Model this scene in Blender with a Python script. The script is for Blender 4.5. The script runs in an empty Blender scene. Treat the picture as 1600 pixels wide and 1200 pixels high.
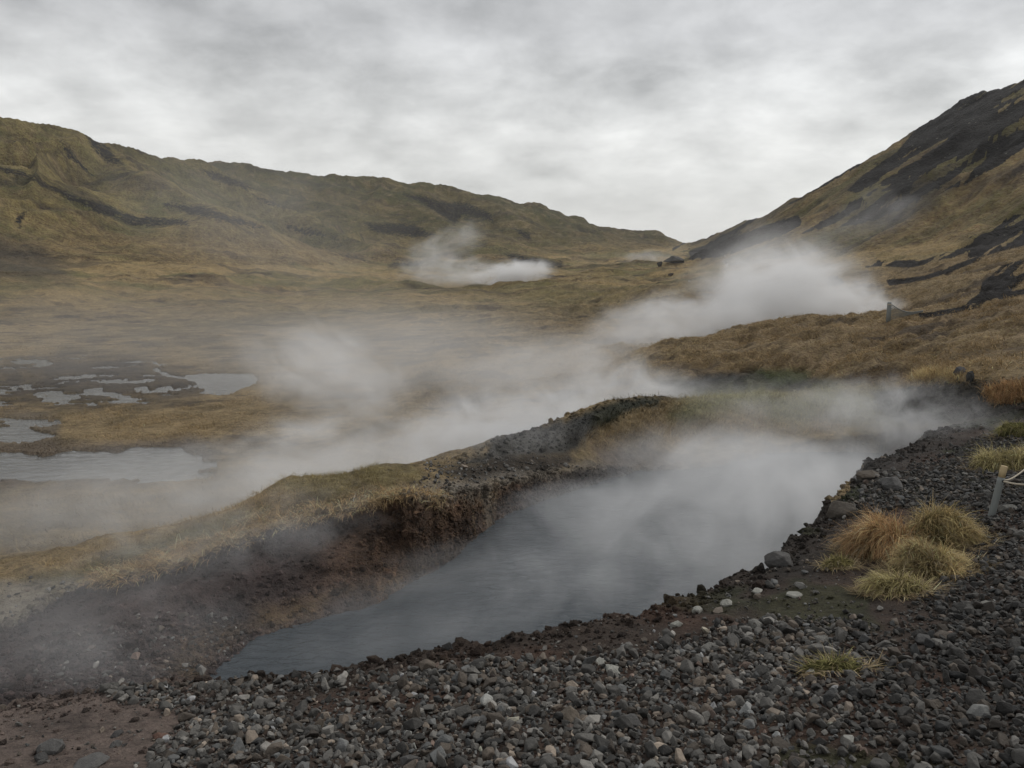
import bpy, bmesh, math, random
import numpy as np
from mathutils import Vector, Matrix
sc = bpy.context.scene
col = sc.collection
R = math.radians
# ------------------------------------------------------------------ camera
F = 1232.0                       # focal length in photo pixels (1600 wide)
PITCH = math.atan(200.0 / F)     # horizon lies 200 px above the picture centre
CP, SP = math.cos(PITCH), math.sin(PITCH)
cd = bpy.data.cameras.new("camera"); cam = bpy.data.objects.new("camera", cd); col.objects.link(cam)
cam.location = (0, 0, 0); cam.rotation_euler = (math.pi/2 - PITCH, 0, 0)
cd.sensor_width = 36; cd.lens = 36 * F / 1600; cd.clip_start = 0.05; cd.clip_end = 6000
sc.camera = cam
# ------------------------------------------------------------------ light
SUN_EL, SUN_AZ = R(42), R(62)    # a veiled sun high ahead of the camera
w = bpy.data.worlds.new("World"); sc.world = w; w.use_nodes = True
nt = w.node_tree; N = nt.nodes; L = nt.links; N.clear()
def nd(t, N=N, **k):
    n = N.new(t)
    for a, b in k.items(): setattr(n, a, b)
    return n
out = nd('ShaderNodeOutputWorld'); bg = nd('ShaderNodeBackground'); L.new(bg.outputs[0], out.inputs[0])
sky = nd('ShaderNodeTexSky', sky_type='NISHITA'); sky.sun_disc = False
sky.sun_elevation = SUN_EL; sky.sun_rotation = SUN_AZ
skm = nd('ShaderNodeVectorMath', operation='SCALE'); L.new(sky.outputs[0], skm.inputs[0]); skm.inputs['Scale'].default_value = 1.0
tc = nd('ShaderNodeTexCoord'); sx = nd('ShaderNodeSeparateXYZ'); L.new(tc.outputs['Generated'], sx.inputs[0])
def M(op, a, b=None, c=None, N=N, L=L, clamp=False):
    n = N.new('ShaderNodeMath'); n.operation = op; n.use_clamp = clamp
    for i, v in enumerate((a, b, c)):
        if v is None: continue
        if isinstance(v, (int, float)): n.inputs[i].default_value = v
        else: L.new(v, n.inputs[i])
    return n.outputs[0]
zz = M('MAXIMUM', sx.outputs[2], 0.0); za = M('ADD', zz, 0.32)
cx = M('DIVIDE', sx.outputs[0], za); cy = M('DIVIDE', sx.outputs[1], za)
cv = nd('ShaderNodeCombineXYZ'); L.new(cx, cv.inputs[0]); L.new(cy, cv.inputs[1]); cv.inputs[2].default_value = 3.7
def noise(vec, scale, detail, rough, dist=0.0, N=N, L=L):
    n = N.new('ShaderNodeTexNoise'); n.inputs['Scale'].default_value = scale; n.inputs['Detail'].default_value = detail
    n.inputs['Roughness'].default_value = rough; n.inputs['Distortion'].default_value = dist
    L.new(vec, n.inputs['Vector']); return n.outputs['Fac']
n1 = noise(cv.outputs[0], 4.0, 8, 0.60, 0.1)
n2 = noise(cv.outputs[0], 1.5, 3, 0.5, 0.1)
n3 = noise(cv.outputs[0], 8.0, 5, 0.6, 0.6)
cl = M('ADD', M('ADD', M('MULTIPLY', n1, 0.6), M('MULTIPLY', n2, 0.5)), M('MULTIPLY', n3, 0.15))   # about 0.62
dens = M('MULTIPLY', M('SUBTRACT', cl, 0.76), 1.75)
# overcast: luminous near the horizon, heavier overhead
elev = M('MULTIPLY', zz, 1.0)
ramp = nd('ShaderNodeValToRGB'); L.new(elev, ramp.inputs[0])
e = ramp.color_ramp.elements
e[0].position = 0.0; e[0].color = (0.74, 0.74, 0.73, 1); e[1].position = 1.0; e[1].color = (0.50, 0.505, 0.515, 1)
for p, c in ((0.08, (0.70, 0.70, 0.685, 1)), (0.13, (0.67, 0.67, 0.655, 1)), (0.18, (0.57, 0.573, 0.565, 1)), (0.25, (0.435, 0.438, 0.44, 1)), (0.36, (0.38, 0.383, 0.387, 1))):
    x = ramp.color_ramp.elements.new(p); x.color = c
amp = M('ADD', 0.12, M('MULTIPLY', M('MINIMUM', zz, 0.2), 5.5))
fac = M('SUBTRACT', 0.80, M('MULTIPLY', dens, amp))
cs = nd('ShaderNodeVectorMath', operation='SCALE'); L.new(ramp.outputs[0], cs.inputs[0]); L.new(fac, cs.inputs['Scale'])
# clouds (95 %) over the clear sky at strength 0.1
a1 = nd('ShaderNodeVectorMath', operation='SCALE'); a1.inputs['Scale'].default_value = 0.06 * 0.1
L.new(skm.outputs[0], a1.inputs[0])
ad = nd('ShaderNodeVectorMath', operation='ADD'); L.new(a1.outputs[0], ad.inputs[0]); L.new(cs.outputs[0], ad.inputs[1])
L.new(ad.outputs[0], bg.inputs[0]); bg.inputs[1].default_value = 1.0
sd = bpy.data.lights.new("sun", 'SUN'); so = bpy.data.objects.new("sun", sd); col.objects.link(so)
sd.energy = 1.3; sd.angle = R(14); sd.color = (1, 0.97, 0.92)
dv = Vector((math.sin(SUN_AZ)*math.cos(SUN_EL), math.cos(SUN_AZ)*math.cos(SUN_EL), math.sin(SUN_EL)))
so.rotation_euler = dv.to_track_quat('Z', 'Y').to_euler()
sc.view_settings.view_transform = 'Standard'; sc.view_settings.look = 'None'
sc.view_settings.exposure = 0.18; sc.view_settings.gamma = 1.0
cy_ = sc.cycles
cy_.max_bounces = 7; cy_.diffuse_bounces = 2; cy_.glossy_bounces = 2; cy_.transmission_bounces = 2
cy_.transparent_max_bounces = 12; cy_.volume_bounces = 4
cy_.use_adaptive_sampling = True; cy_.adaptive_threshold = 0.012; cy_.use_denoising = True
cy_.volume_step_rate = 1.0; cy_.volume_max_steps = 256
try:
    w.cycles.sampling_method = 'MANUAL'; w.cycles.sample_map_resolution = 256
except Exception: pass
# ------------------------------------------------------------------ noise in numpy
def _h(ix, iy, iz, s):
    n = (ix.astype(np.int64)*374761393 + iy.astype(np.int64)*668265263 + iz.astype(np.int64)*1274126177 + s*974711) & 0x7fffffff
    n = ((n ^ (n >> 13)) * 1274126177) & 0x7fffffff
    n = ((n ^ (n >> 16)) * 668265263) & 0x7fffffff
    return (n ^ (n >> 15)).astype(np.float64) / 0x7fffffff * 2 - 1
def vn(x, y, z=None, s=0):
    x0 = np.floor(x); y0 = np.floor(y); fx = x - x0; fy = y - y0
    fx = fx*fx*fx*(fx*(fx*6-15)+10); fy = fy*fy*fy*(fy*(fy*6-15)+10)
    if z is None:
        o = np.zeros_like(x0)
        a = _h(x0, y0, o, s); b = _h(x0+1, y0, o, s); c = _h(x0, y0+1, o, s); d = _h(x0+1, y0+1, o, s)
        return (a*(1-fx)+b*fx)*(1-fy) + (c*(1-fx)+d*fx)*fy
    z0 = np.floor(z); fz = z - z0; fz = fz*fz*(3-2*fz); r = []
    for k in (0, 1):
        a = _h(x0, y0, z0+k, s); b = _h(x0+1, y0, z0+k, s); c = _h(x0, y0+1, z0+k, s); d = _h(x0+1, y0+1, z0+k, s)
        r.append((a*(1-fx)+b*fx)*(1-fy) + (c*(1-fx)+d*fx)*fy)
    return r[0]*(1-fz) + r[1]*fz
def fbm(x, y, o=4, s=0, g=0.5, z=None):
    t = 0.0; a = 1.0; n = 0.0
    for i in range(o):
        ca, sa = math.cos(0.6+i), math.sin(0.6+i)
        t = t + a*vn(x*ca-y*sa, x*sa+y*ca, z, s+i*17); n += a; a *= g
        x = x*2.03; y = y*2.03
        if z is not None: z = z*2.03
    return t/n
def sm(a, b, x):
    t = np.clip((x-a)/(b-a), 0, 1); return t*t*(3-2*t)
# ------------------------------------------------------------------ picture <-> place (used only to measure positions off the photograph)
def ray(px, py):
    x = (px-800)/F; y = -(py-600)/F
    return np.array((x, CP + y*SP, -SP + y*CP))
def Pz(px, py, z):
    d = ray(px, py); return d * (z/d[2])
def Py(px, py, Y):
    d = ray(px, py); return d * (Y/d[1])
def Pc(px, Y, z):                                  # column px at forward distance Y
    dep = Y*CP - z*SP
    return np.array(((px-800)/F*dep, Y, z))
def proj(x, y, z):
    dep = y*CP - z*SP; up = y*SP + z*CP
    dep = np.maximum(dep, 0.01)
    return 800 + F*x/dep, 600 - F*up/dep
def seg_d(X, Y, poly, closed=True):
    """distance to a polyline, and whether inside"""
    p = np.asarray(poly, float)[:, :2]; n = len(p); D = np.full(X.shape, 1e9); ins = np.zeros(X.shape, bool)
    for i in range(n if closed else n-1):
        a = p[i]; b = p[(i+1) % n]; e = b-a; l = max(e@e, 1e-9)
        t = np.clip(((X-a[0])*e[0]+(Y-a[1])*e[1])/l, 0, 1)
        D = np.minimum(D, (X-a[0]-t*e[0])**2 + (Y-a[1]-t*e[1])**2)
        if closed and a[1] != b[1]:
            c = (Y > a[1]) != (Y > b[1])
            ins ^= c & (X < (b[0]-a[0])*(Y-a[1])/(b[1]-a[1]) + a[0])
    return np.sqrt(D), ins
def sdist(X, Y, poly):                             # negative inside
    D, i = seg_d(X, Y, poly); return np.where(i, -D, D)
# ------------------------------------------------------------------ the lie of the land
WZ = -3.70                                          # water level of the pool below the eye
near_rim = [(-160,1122,-2.85),(0,1104,-2.85),(60,1087,-2.85),(120,1080,-2.85),(200,1072,-2.83),(270,1064,-2.80),(340,1060,-2.78),(430,1058,-2.76),
 (520,1042,-2.74),(600,1028,-2.72),(700,1010,-2.70),(780,998,-2.68),(850,984,-2.67),(900,969,-2.67),(1000,957,-2.67),(1060,936,-2.68),
 (1120,908,-2.68),(1180,884,-2.69),(1235,852,-2.70),(1262,830,-2.70),(1300,806,-2.71),(1296,775,-2.72),(1340,745,-2.73),(1345,727,-2.74),(1400,711,-2.75),
 (1425,694,-2.76),(1450,676,-2.78),(1490,664,-2.80)]
far_lip = [(1440,668,-3.10),(1380,676,-3.3),(1300,686,-3.45),(1200,700,-3.6),(1120,722,-3.62),(1050,728,-3.62),(990,727,-3.60),(930,728,-3.46),(870,738,-3.38),(800,755,-3.31),(750,766,-3.16),
 (720,773,-3.03),(690,781,-2.95),(640,774,-2.75),(600,784,-2.83),(560,795,-2.92),(500,808,-3.02),(420,832,-3.12),(350,856,-3.18),(300,878,-3.22),(250,892,-3.27),
 (150,914,-3.33),(100,926,-3.36),(30,974,-3.38),(0,986,-3.40),(-160,1040,-3.40)]
far_water = [(1380,690),(1300,698),(1200,706),(1120,727),(1060,733),(1010,731),(990,739),(900,766),(800,801),(740,840),(700,872),(650,908),(600,943),
 (550,957),(500,970),(430,991),(385,1015),(335,1052)]
rimW = [Pz(a, b, c) for a, b, c in near_rim]; lipW = [Pz(a, b, c) for a, b, c in far_lip]
LIP = rimW + lipW
fw = [Pz(a, b, WZ) for a, b in far_water]
nw = []
for i, p in enumerate(rimW):
    if i < 6: continue
    q0 = rimW[max(i-1, 0)]; q1 = rimW[min(i+1, len(rimW)-1)]; t = (q1-q0)[:2]; t /= np.hypot(*t)
    nw.append(np.array((p[0]-t[1]*0.28, p[1]+t[0]*0.28, WZ)))
WAT = nw[:-2] + fw
CTRL = []
def c3(px, py, z): CTRL.append(Pz(px, py, z))
def cY(px, py, Y): CTRL.append(Py(px, py, Y))
def cW(px, Y, z): CTRL.append(Pc(px, Y, z))
for a, b, c in near_rim + far_lip: c3(a, b, c)
for a in ((800,1200,-2.22),(400,1200,-2.32),(0,1200,-2.45),(-250,1300,-2.4),(1200,1200,-2.12),(1600,1200,-2.02),(1900,1200,-1.95),(1300,1000,-2.42),(1000,1080,-2.48),(700,1100,-2.52),
          (1450,900,-2.50),(1600,1000,-2.24),(1600,800,-2.36),(1550,805,-2.42),(1450,780,-2.58),(1600,700,-2.52),(1750,800,-2.25),(1900,650,-2.2),(100,1120,-2.74),(300,1120,-2.68),
          (450,753,-3.13),(600,733,-2.99),(240,835,-3.36),(150,850,-3.42),(50,882,-3.5),(-100,915,-3.55),(700,712,-3.2),(790,683,-3.08),(880,664,-3.0),(900,652,-2.92),(950,630,-2.76),(1000,622,-2.78),(1040,620,-2.86),
          (930,705,-3.34),(1050,712,-3.55),(1060,672,-3.32),(1100,622,-2.98),(1200,640,-3.2),(1200,675,-3.42),(1200,615,-3.06),(1300,603,-3.06),(1300,650,-3.2),(1400,642,-3.0),(1400,603,-2.85),
          (1440,648,-2.93),(1500,652,-2.80),(1560,650,-2.62),(1600,650,-2.52),(1430,600,-2.42),(1500,592,-2.22),(1600,590,-2.08),(1800,600,-1.9),
          (1300,578,-2.95),(1180,578,-3.25),(1080,582,-3.6),(1400,570,-2.6),(1500,560,-2.25),(1600,555,-2.0),(1800,520,-1.6),
          (1050,538,-3.55),(1130,524,-3.3),(1200,511,-3.08),(1260,500,-2.85),(1330,495,-2.72),(1390,492,-2.6),(1440,489,-2.35),(1520,470,-1.75),(1600,449,-1.15),
          (1300,540,-2.85),(1500,520,-2.1),(1400,530,-2.5),(1150,555,-3.35),
          (150,720,-5.0),(250,590,-5.0),(0,600,-5.0),(0,680,-5.0),(300,680,-5.0),(380,600,-5.0),(300,480,-5.0),(0,500,-4.9),(600,540,-5.0),(0,800,-4.65),(200,790,-4.65),(400,700,-4.8),(-200,640,-5),
          (900,560,-4.6),(900,500,-4.8),(1000,520,-4.4),(750,520,-4.9),(850,470,-4.9)): c3(*a)
for a in ((900,450,123),(900,428,230),(750,425,280),(1050,415,290),(1085,388,560),(1085,381,640),(1000,385,640),(1200,390,560),(600,418,240),(400,418,210),(200,413,185),(0,416,150),(-300,420,110),(500,450,120),(250,452,105),(50,455,90),(700,430,200),
          (1100,432,115),(1200,425,105),(1250,440,75),(1400,455,52),(1400,425,75),(1500,440,44),(1600,418,42),(1600,395,55),(1800,330,60),(1800,398,30),(1300,400,110),(1500,395,75)): cY(*a)
for a in ((1160,20.6,-3.85),(1250,19.6,-3.6),(1080,20.3,-4.1),(1000,19,-4.35),(900,18,-4.5),(800,17,-4.6),(650,15,-4.65),(500,14,-4.65),(350,13,-4.65),(200,12.6,-4.65),(0,12,-4.65),(800,22,-4.8),(600,20,-4.9),
          (950,23,-4.6),(1050,37,-4.6),(1130,38,-4.4),(1200,39,-4.2),(1300,40,-3.9),(1390,39,-3.4),(1440,37,-2.9),(1500,36,-2.3)): cW(*a)
for q in ((-6,1.5,-2.7),(-4,1.5,-2.5),(-2,1.5,-2.3),(0,1.5,-2.1),(2,1.5,-2.0),(4,1.5,-1.95),(6,1.5,-1.9),(4.5,3,-2.0),(6,4,-1.95),(8,4,-1.8),(9,7,-1.85),(13,8,-1.6),(-5,3,-2.75),(-8,3,-2.9),(-7,5,-3.1),(-11,7,-3.4),(-14,9,-3.7),(18,11,-1.3)): CTRL.append(np.array(q, float))
CTRL = np.array(CTRL)
def uv(x, y): return x/(y+2.0)*1.6, np.log(y+2.0)
cu, cvv = uv(CTRL[:, 0], CTRL[:, 1])
KC = 0.012
A = np.sqrt((cu[:, None]-cu)**2 + (cvv[:, None]-cvv)**2 + KC**2)
A += 0  # multiquadric
mz = CTRL[:, 2].mean()
WT = np.linalg.lstsq(A + np.eye(len(cu))*(-1e-4), CTRL[:, 2]-mz, rcond=None)[0]
def land(x, y):
    u, v = uv(x, np.maximum(y, 1.5)); o = np.full(x.shape, mz)
    for i in range(len(cu)): o += WT[i]*np.sqrt((u-cu[i])**2 + (v-cvv[i])**2 + KC**2)
    return o
RA = [Py(*p) for p in ((-500,120,200),(-200,150,230),(0,178,262),(60,187,270),(115,200,280),(165,222,292),(225,236,306),(262,243,318),(320,257,335),(400,298,325),(500,352,300),(590,395,275),(680,420,250))]
RB = [Py(*p) for p in ((150,260,560),(345,255,500),(385,258,500),(410,263,505),(520,273,520),(600,279,535),(690,292,550),(760,301,560),(800,314,565),(835,321,566),(860,334,566),(900,346,570),(950,355,580),(1000,359,590),(1050,369,600),(1085,382,615),(1150,400,640))]
RB2 = [Py(*p) for p in ((600,300,500),(690,345,440),(780,392,370),(860,412,330))]
RB3 = [Py(*p) for p in ((860,334,566),(900,375,470),(980,402,400))]
RC = [Py(*p) for p in ((1060,392,650),(1085,381,600),(1160,350,500),(1260,313,400),(1350,272,320),(1440,215,262),(1490,190,240),(1545,152,218),(1600,118,200))] + [np.array(q,float) for q in ((140,150,48),(150,100,50),(165,30,48))]
RA2 = [Py(*p) for p in ((-200,215,222),(-60,240,222),(30,266,225),(130,303,228),(220,326,232),(290,342,235),(420,378,238),(520,405,235),(600,425,230))]
RA3 = [Py(*p) for p in ((-300,310,190),(-100,345,186),(0,366,183),(60,386,182),(115,428,176))]
RA4 = [Py(*p) for p in ((160,424,200),(260,404,206),(340,400,208),(440,407,210),(520,430,205))]
RA5 = [Py(*p) for p in ((165,222,292),(230,275,255),(330,330,232),(400,372,222))]
RB4 = [Py(*p) for p in ((430,305,440),(520,325,430),(600,352,420),(700,385,400),(760,410,380))]
RB5 = [Py(*p) for p in ((760,301,560),(800,345,480),(870,385,430),(940,412,380))]
def ridge(x, y, poly, s, r0, seed, gamp, glen, skew, lat):
    best = np.full(x.shape, -1e9); arc = 0.0
    for i in range(len(poly)-1):
        a = poly[i]; b = poly[i+1]; e = (b-a)[:2]; l = e@e
        t = np.clip(((x-a[0])*e[0]+(y-a[1])*e[1])/l, 0, 1)
        dx = x-a[0]-t*e[0]; dy = y-a[1]-t*e[1]; d = np.sqrt(dx*dx+dy*dy)
        ll = math.sqrt(l); sc_ = (arc + t*ll + skew*d)/glen
        side = np.sign(dx*e[1]-dy*e[0])
        if gamp:
            g = np.abs(vn(sc_ + 0.25*vn(d/40, t*0+i*0.0, None, seed+5), d/lat, None, seed))*1.0 + 0.4*np.abs(vn(sc_*2.7, d/lat*1.7, None, seed+3))
            g = gamp*g*np.clip(d/35, 0, 1)*np.clip(1.6-d/130, 0.25, 1)
        else: g = 0
        h = a[2]+t*(b[2]-a[2]) - s*(np.sqrt(d*d+r0*r0)-r0) - g
        best = np.maximum(best, h); arc += ll
    return best
def smax(a, b, k):
    h = np.clip(0.5+0.5*(a-b)/k, 0, 1); return b*(1-h)+a*h + k*h*(1-h)
def wdist(X, Y, poly, amp, sc_, s):
    return sdist(X + amp*fbm(X*sc_, Y*sc_, 4, s, 0.6), Y + amp*fbm(X*sc_+9, Y*sc_+4, 4, s+5, 0.6), poly)
puddles = [[(185,742),(60,750),(-40,742),(-60,715),(0,705),(60,712),(110,702),(190,707),(215,697),(285,700),(318,715),(300,735),(255,740)],
           [(-30,668),(30,664),(55,672),(75,678),(40,686),(-30,684)],[(62,612),(85,610),(125,618),(100,628),(65,626)],[(285,585),(330,583),(394,586),(392,602),(350,612),(315,612),(320,600),(290,594)],
           [(208,603),(232,600),(236,606),(212,610)],[(250,602),(270,601),(270,606),(248,608)],[(132,606),(158,603),(160,610),(134,611)],[(165,614),(205,620),(200,624),(178,620)],
           [(20,563),(75,560),(76,566),(22,568)],[(240,566),(258,568),(246,577),(262,583),(300,590),(300,594),(256,587),(238,578),(250,571)],[(205,592),(235,592),(232,595),(206,595)],
           [(115,835),(150,838),(155,850),(110,852)],[(560,484),(605,482),(612,488),(570,490)],[(650,481),(740,478),(742,484),(660,488)]]
def near_side_(X, Y):
    s_ = np.array([p[:2] for p in rimW]); ang = np.arctan2(s_[:, 0], s_[:, 1]); oa = np.argsort(ang); rr_ = np.hypot(s_[:, 0], s_[:, 1])
    return np.interp(np.arctan2(X, Y), ang[oa], rr_[oa]) - np.hypot(X, Y)
def height(x, y):
    z = land(x, y)
    r = np.sqrt(x*x+y*y)
    z = z + 0.012*r*0.5*fbm(x*3.0/np.maximum(1, r/12), y*3.0/np.maximum(1, r/12), 3, 1)*0 
    far = r > 45
    if far.any():
        X, Y = x[far], y[far]
        wx = X + 6*fbm(X/45, Y/45, 3, 40); wy = Y + 6*fbm(X/45+7, Y/45, 3, 41)
        a = ridge(X, wy, RA, 0.50, 8, 11, 19.0, 38, 0.8, 190)
        b = ridge(X, Y + 0.3*(wy-Y), RB, 0.36, 12, 21, 17.0, 46, 0.6, 220)
        for P_ in (RB4, RB5): b = smax(b, ridge(X, wy, P_, 0.33, 6, 24, 4.0, 24, 0.4, 100), 2.5)
        for P_, sl in ((RA2, .42), (RA3, .45), (RA4, .22), (RA5, .5)): a = smax(a, ridge(X, wy, P_, sl, 4, 25, 4.0, 19, 0.5, 80), 2)
        b = smax(b, ridge(X, wy, RB2, 0.3, 12, 22, 3.0, 30, 0.3, 100), 4)
        b = smax(b, ridge(X, wy, RB3, 0.3, 12, 23, 3.0, 30, 0.3, 100), 4)
        c = ridge(X, Y, RC, 0.60, 4, 31, 4.0, 15, 0.2, 340)
        h = z[far]
        h = smax(h, smax(a, b, 3), 8); h = smax(h, c, 7)
        # crags on the crests
        for (px, py, D, rx, hh) in ((385,258,500,9,1.3),(352,256,500,6,.8),(835,321,566,8,1.6),(828,322,560,4,1.2),(848,330,562,6,1.0),(905,347,570,5,1.8),(520,273,520,4,1.6),(560,275,525,9,1.8),(700,291,550,5,1.4),
                                    (1512,172,229,4.5,1.5),(1537,152,221,4.5,1.1),(1500,184,233,2.5,1.3),(1240,318,415,3,1.2)):
            q = Py(px, py, D); dd = np.sqrt((X-q[0])**2 + ((Y-q[1])*0.6)**2)/rx
            h = h + hh*np.clip(1.25-dd+0.35*fbm(X/3, Y/3, 3, 77), 0, 1)**0.6
        h = h + 0.9*fbm(X/9, Y/9, 4, 50, .6)*sm(45,80,r[far]) + 3.2*fbm(X/38, Y/38, 4, 52)*sm(120, 260, r[far]) + 2.1*(fbm(X/17, Y/21, 5, 54, .6)+.25-np.abs(fbm(X/30, Y/24, 3, 55)))*sm(70, 130, r[far])
        z[far] = h
    mid = (r > 16)
    if mid.any():   # tussocky moor
        X, Y = x[mid], y[mid]; rr = r[mid]
        px, py = proj(X, Y, z[mid])
        k = sm(16, 22, rr)*(1-0.6*sm(70, 160, rr))
        wet = sm(-12, -6, X)*0.75+0.25
        lump = 1-2*np.abs(fbm(X/.8+.3*fbm(X,Y,2,63), Y/.8, 3, 60, 0.5)); rg = 1+.7*sm(2, 6, X)*sm(18, 24, rr); t = rg*0.13*lump + rg*0.24*fbm(X/2.6, Y/1.8, 4, 62, .6) + 0.30*fbm(X/7, Y/4.5, 3, 61)*sm(20, 40, rr)
        z[mid] += k*wet*t
    fl = np.exp(-(((x+17)/14)**2)) * sm(13.8, 17, y)*(1-sm(44, 60, y))
    fl = np.clip(fl*1.7, 0, 1)*sm(-3.2, -5, x); z = z*(1-fl) + (-5.0 + 0.035*fbm(x/1.5, y/1.5, 4, 66))*fl
    pm = pud_mask(x, y, z)
    z = z - 0.13*pm
    # the pool: water polygon inside, steep banks up to the lips
    n = (r < 24) & (y > 2)
    if n.any():
        X, Y = x[n], y[n]; zl = z[n]
        dl = wdist(X, Y, LIP, 0.11, 1.6, 80); dw = wdist(X, Y, WAT, 0.09, 1.9, 90)
        ins = dl < 0
        di = np.maximum(-dl, 0); dwo = np.maximum(dw, 0)
        t = dwo/(dwo+di+1e-6)
        left = sm(0.0, -1.5, X)                       # the broad slumped slope on the left
        tt = t**(0.8)
        zb = (WZ-0.06) + (zl-(WZ-0.06))*tt + 0.07*fbm(X*1.5, Y*1.5, 4, 95, 0.6)*np.sin(np.pi*np.clip(t, 0, 1))
        zb = np.where(dw < 0, np.maximum(WZ-0.06+dw*0.8, WZ-0.7), zb)
        zl = np.where(ins, zb, zl)
        zl = zl + np.where(ins | (near_side_(X, Y) > 0), 0, .08*(1-2*np.abs(fbm(X*1.7, Y*1.7, 4, 98, .6)))*sm(.1, .7, dl)*sm(17, 13.5, np.hypot(X, Y)))
        zl = zl + 0.03*fbm(X*2.2, Y*2.2, 4, 96, 0.6) + np.where(ins, 0, 0.10*np.exp(-di/0.4-np.maximum(dl,0)/0.25))*0.5*fbm(X*2.5, Y*2.5, 3, 97)
        z[n] = zl
    return z
def pud_mask(x, y, z):
    px, py = proj(x, y, z); m = np.zeros(x.shape)
    k = (px > -100) & (px < 780) & (py > 470) & (py < 880) & (y > 13) & (z < -4)
    if k.any():
        a, b = px[k], py[k]; X, Y = x[k], y[k]
        wa = a + 26*fbm(X/0.9, Y/1.6, 5, 70, 0.65); wb = b + 8*fbm(X/1.2+4, Y/2.0, 5, 71, 0.65)
        o = np.zeros(a.shape)
        for pl in puddles[:4]: o = np.maximum(o, sm(3.4, 1.0, sdist(wa*.8+a*.2, wb*.7+b*.3, pl)))
        for pl in puddles[4:]: o = np.maximum(o, sm(1.6, -.8, sdist(wa*.5+a*.5, wb*.5+b*.5, pl)))
        br = np.zeros(a.shape)
        for pl in ([(-60,560),(120,556),(235,566),(300,575),(410,578),(405,606),(300,618),(200,632),(40,636),(-60,625)],[(-60,655),(90,650),(120,690),(-60,700)],[(-60,696),(330,690),(340,742),(240,750),(-60,768)],[(60,820),(200,815),(230,850),(60,870)]): br = np.maximum(br, sm(8, -8, sdist(a, b, pl)))
        st = fbm(X/1.5+2, Y/.9, 5, 73, .62)
        m[k] = np.maximum(o, br*sm(.14, .2, st))
    return m
# ------------------------------------------------------------------ what covers the land
SCREE = [[(1640,40),(1600,70),(1545,100),(1480,150),(1425,200),(1395,240),(1345,272),(1318,296),(1350,306),(1392,296),(1442,276),(1492,250),(1545,222),(1600,182),(1640,165)],
 [(1640,168),(1600,188),(1545,225),(1482,255),(1402,289),(1372,308),(1342,330),(1305,353),(1362,346),(1402,326),(1452,302),(1502,285),(1562,255),(1600,228),(1640,205)],
 [(1245,333),(1160,366),(1085,392),(1090,402),(1130,402),(1200,376),(1255,350)],[(1338,303),(1290,330),(1248,364),(1300,346),(1348,318)],
 [(1640,310),(1600,330),(1545,347),(1500,372),(1470,392),(1440,402),(1355,409),(1345,418),(1420,415),(1470,402),(1530,401),(1600,382),(1640,375)],
 [(1640,385),(1600,402),(1562,415),(1530,440),(1525,458),(1498,477),(1540,470),(1572,456),(1600,431),(1640,415)],
 [(1380,437),(1440,427),(1480,414),(1520,401),(1530,405),(1480,423),(1440,434),(1385,446)],[(1283,433),(1310,434),(1315,444),(1290,445)],[(1425,487),(1470,482),(1530,474),(1530,480),(1470,490),(1435,495)],
 [(1540,462),(1600,450),(1600,458),(1560,468)]]
DARKL = [[(118,203),(165,222),(208,258),(165,256),(138,235)],[(75,212),(100,220),(118,248),(150,278),(130,277),(95,245)],[(-30,255),(30,270),(70,288),(130,308),(220,331),(292,344),(292,359),(220,353),(150,337),(90,312),(40,286),(-30,272)],
 [(248,313),(310,323),(380,348),(425,360),(380,363),(310,346),(258,329)],[(292,262),(340,272),(395,300),(370,304),(320,286)],[(20,335),(40,330),(22,368),(10,350)],
 [(360,300),(420,312),(450,330),(400,322)],[(420,340),(480,355),(560,392),(500,378),(440,360)],
 [(600,302),(660,308),(730,318),(765,338),(775,358),(722,342),(708,358),(690,345),(650,325)],[(560,345),(640,352),(690,372),(640,380),(580,366)],[(790,358),(830,364),(832,386),(808,375)],
 [(775,396),(880,408),(884,424),(800,420)],[(878,399),(955,404),(945,413),(890,409)],[(735,385),(800,392),(790,398),(740,392)],[(505,398),(560,402),(600,416),(540,412)],[(600,412),(660,410),(650,425),(600,424)]]
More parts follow.
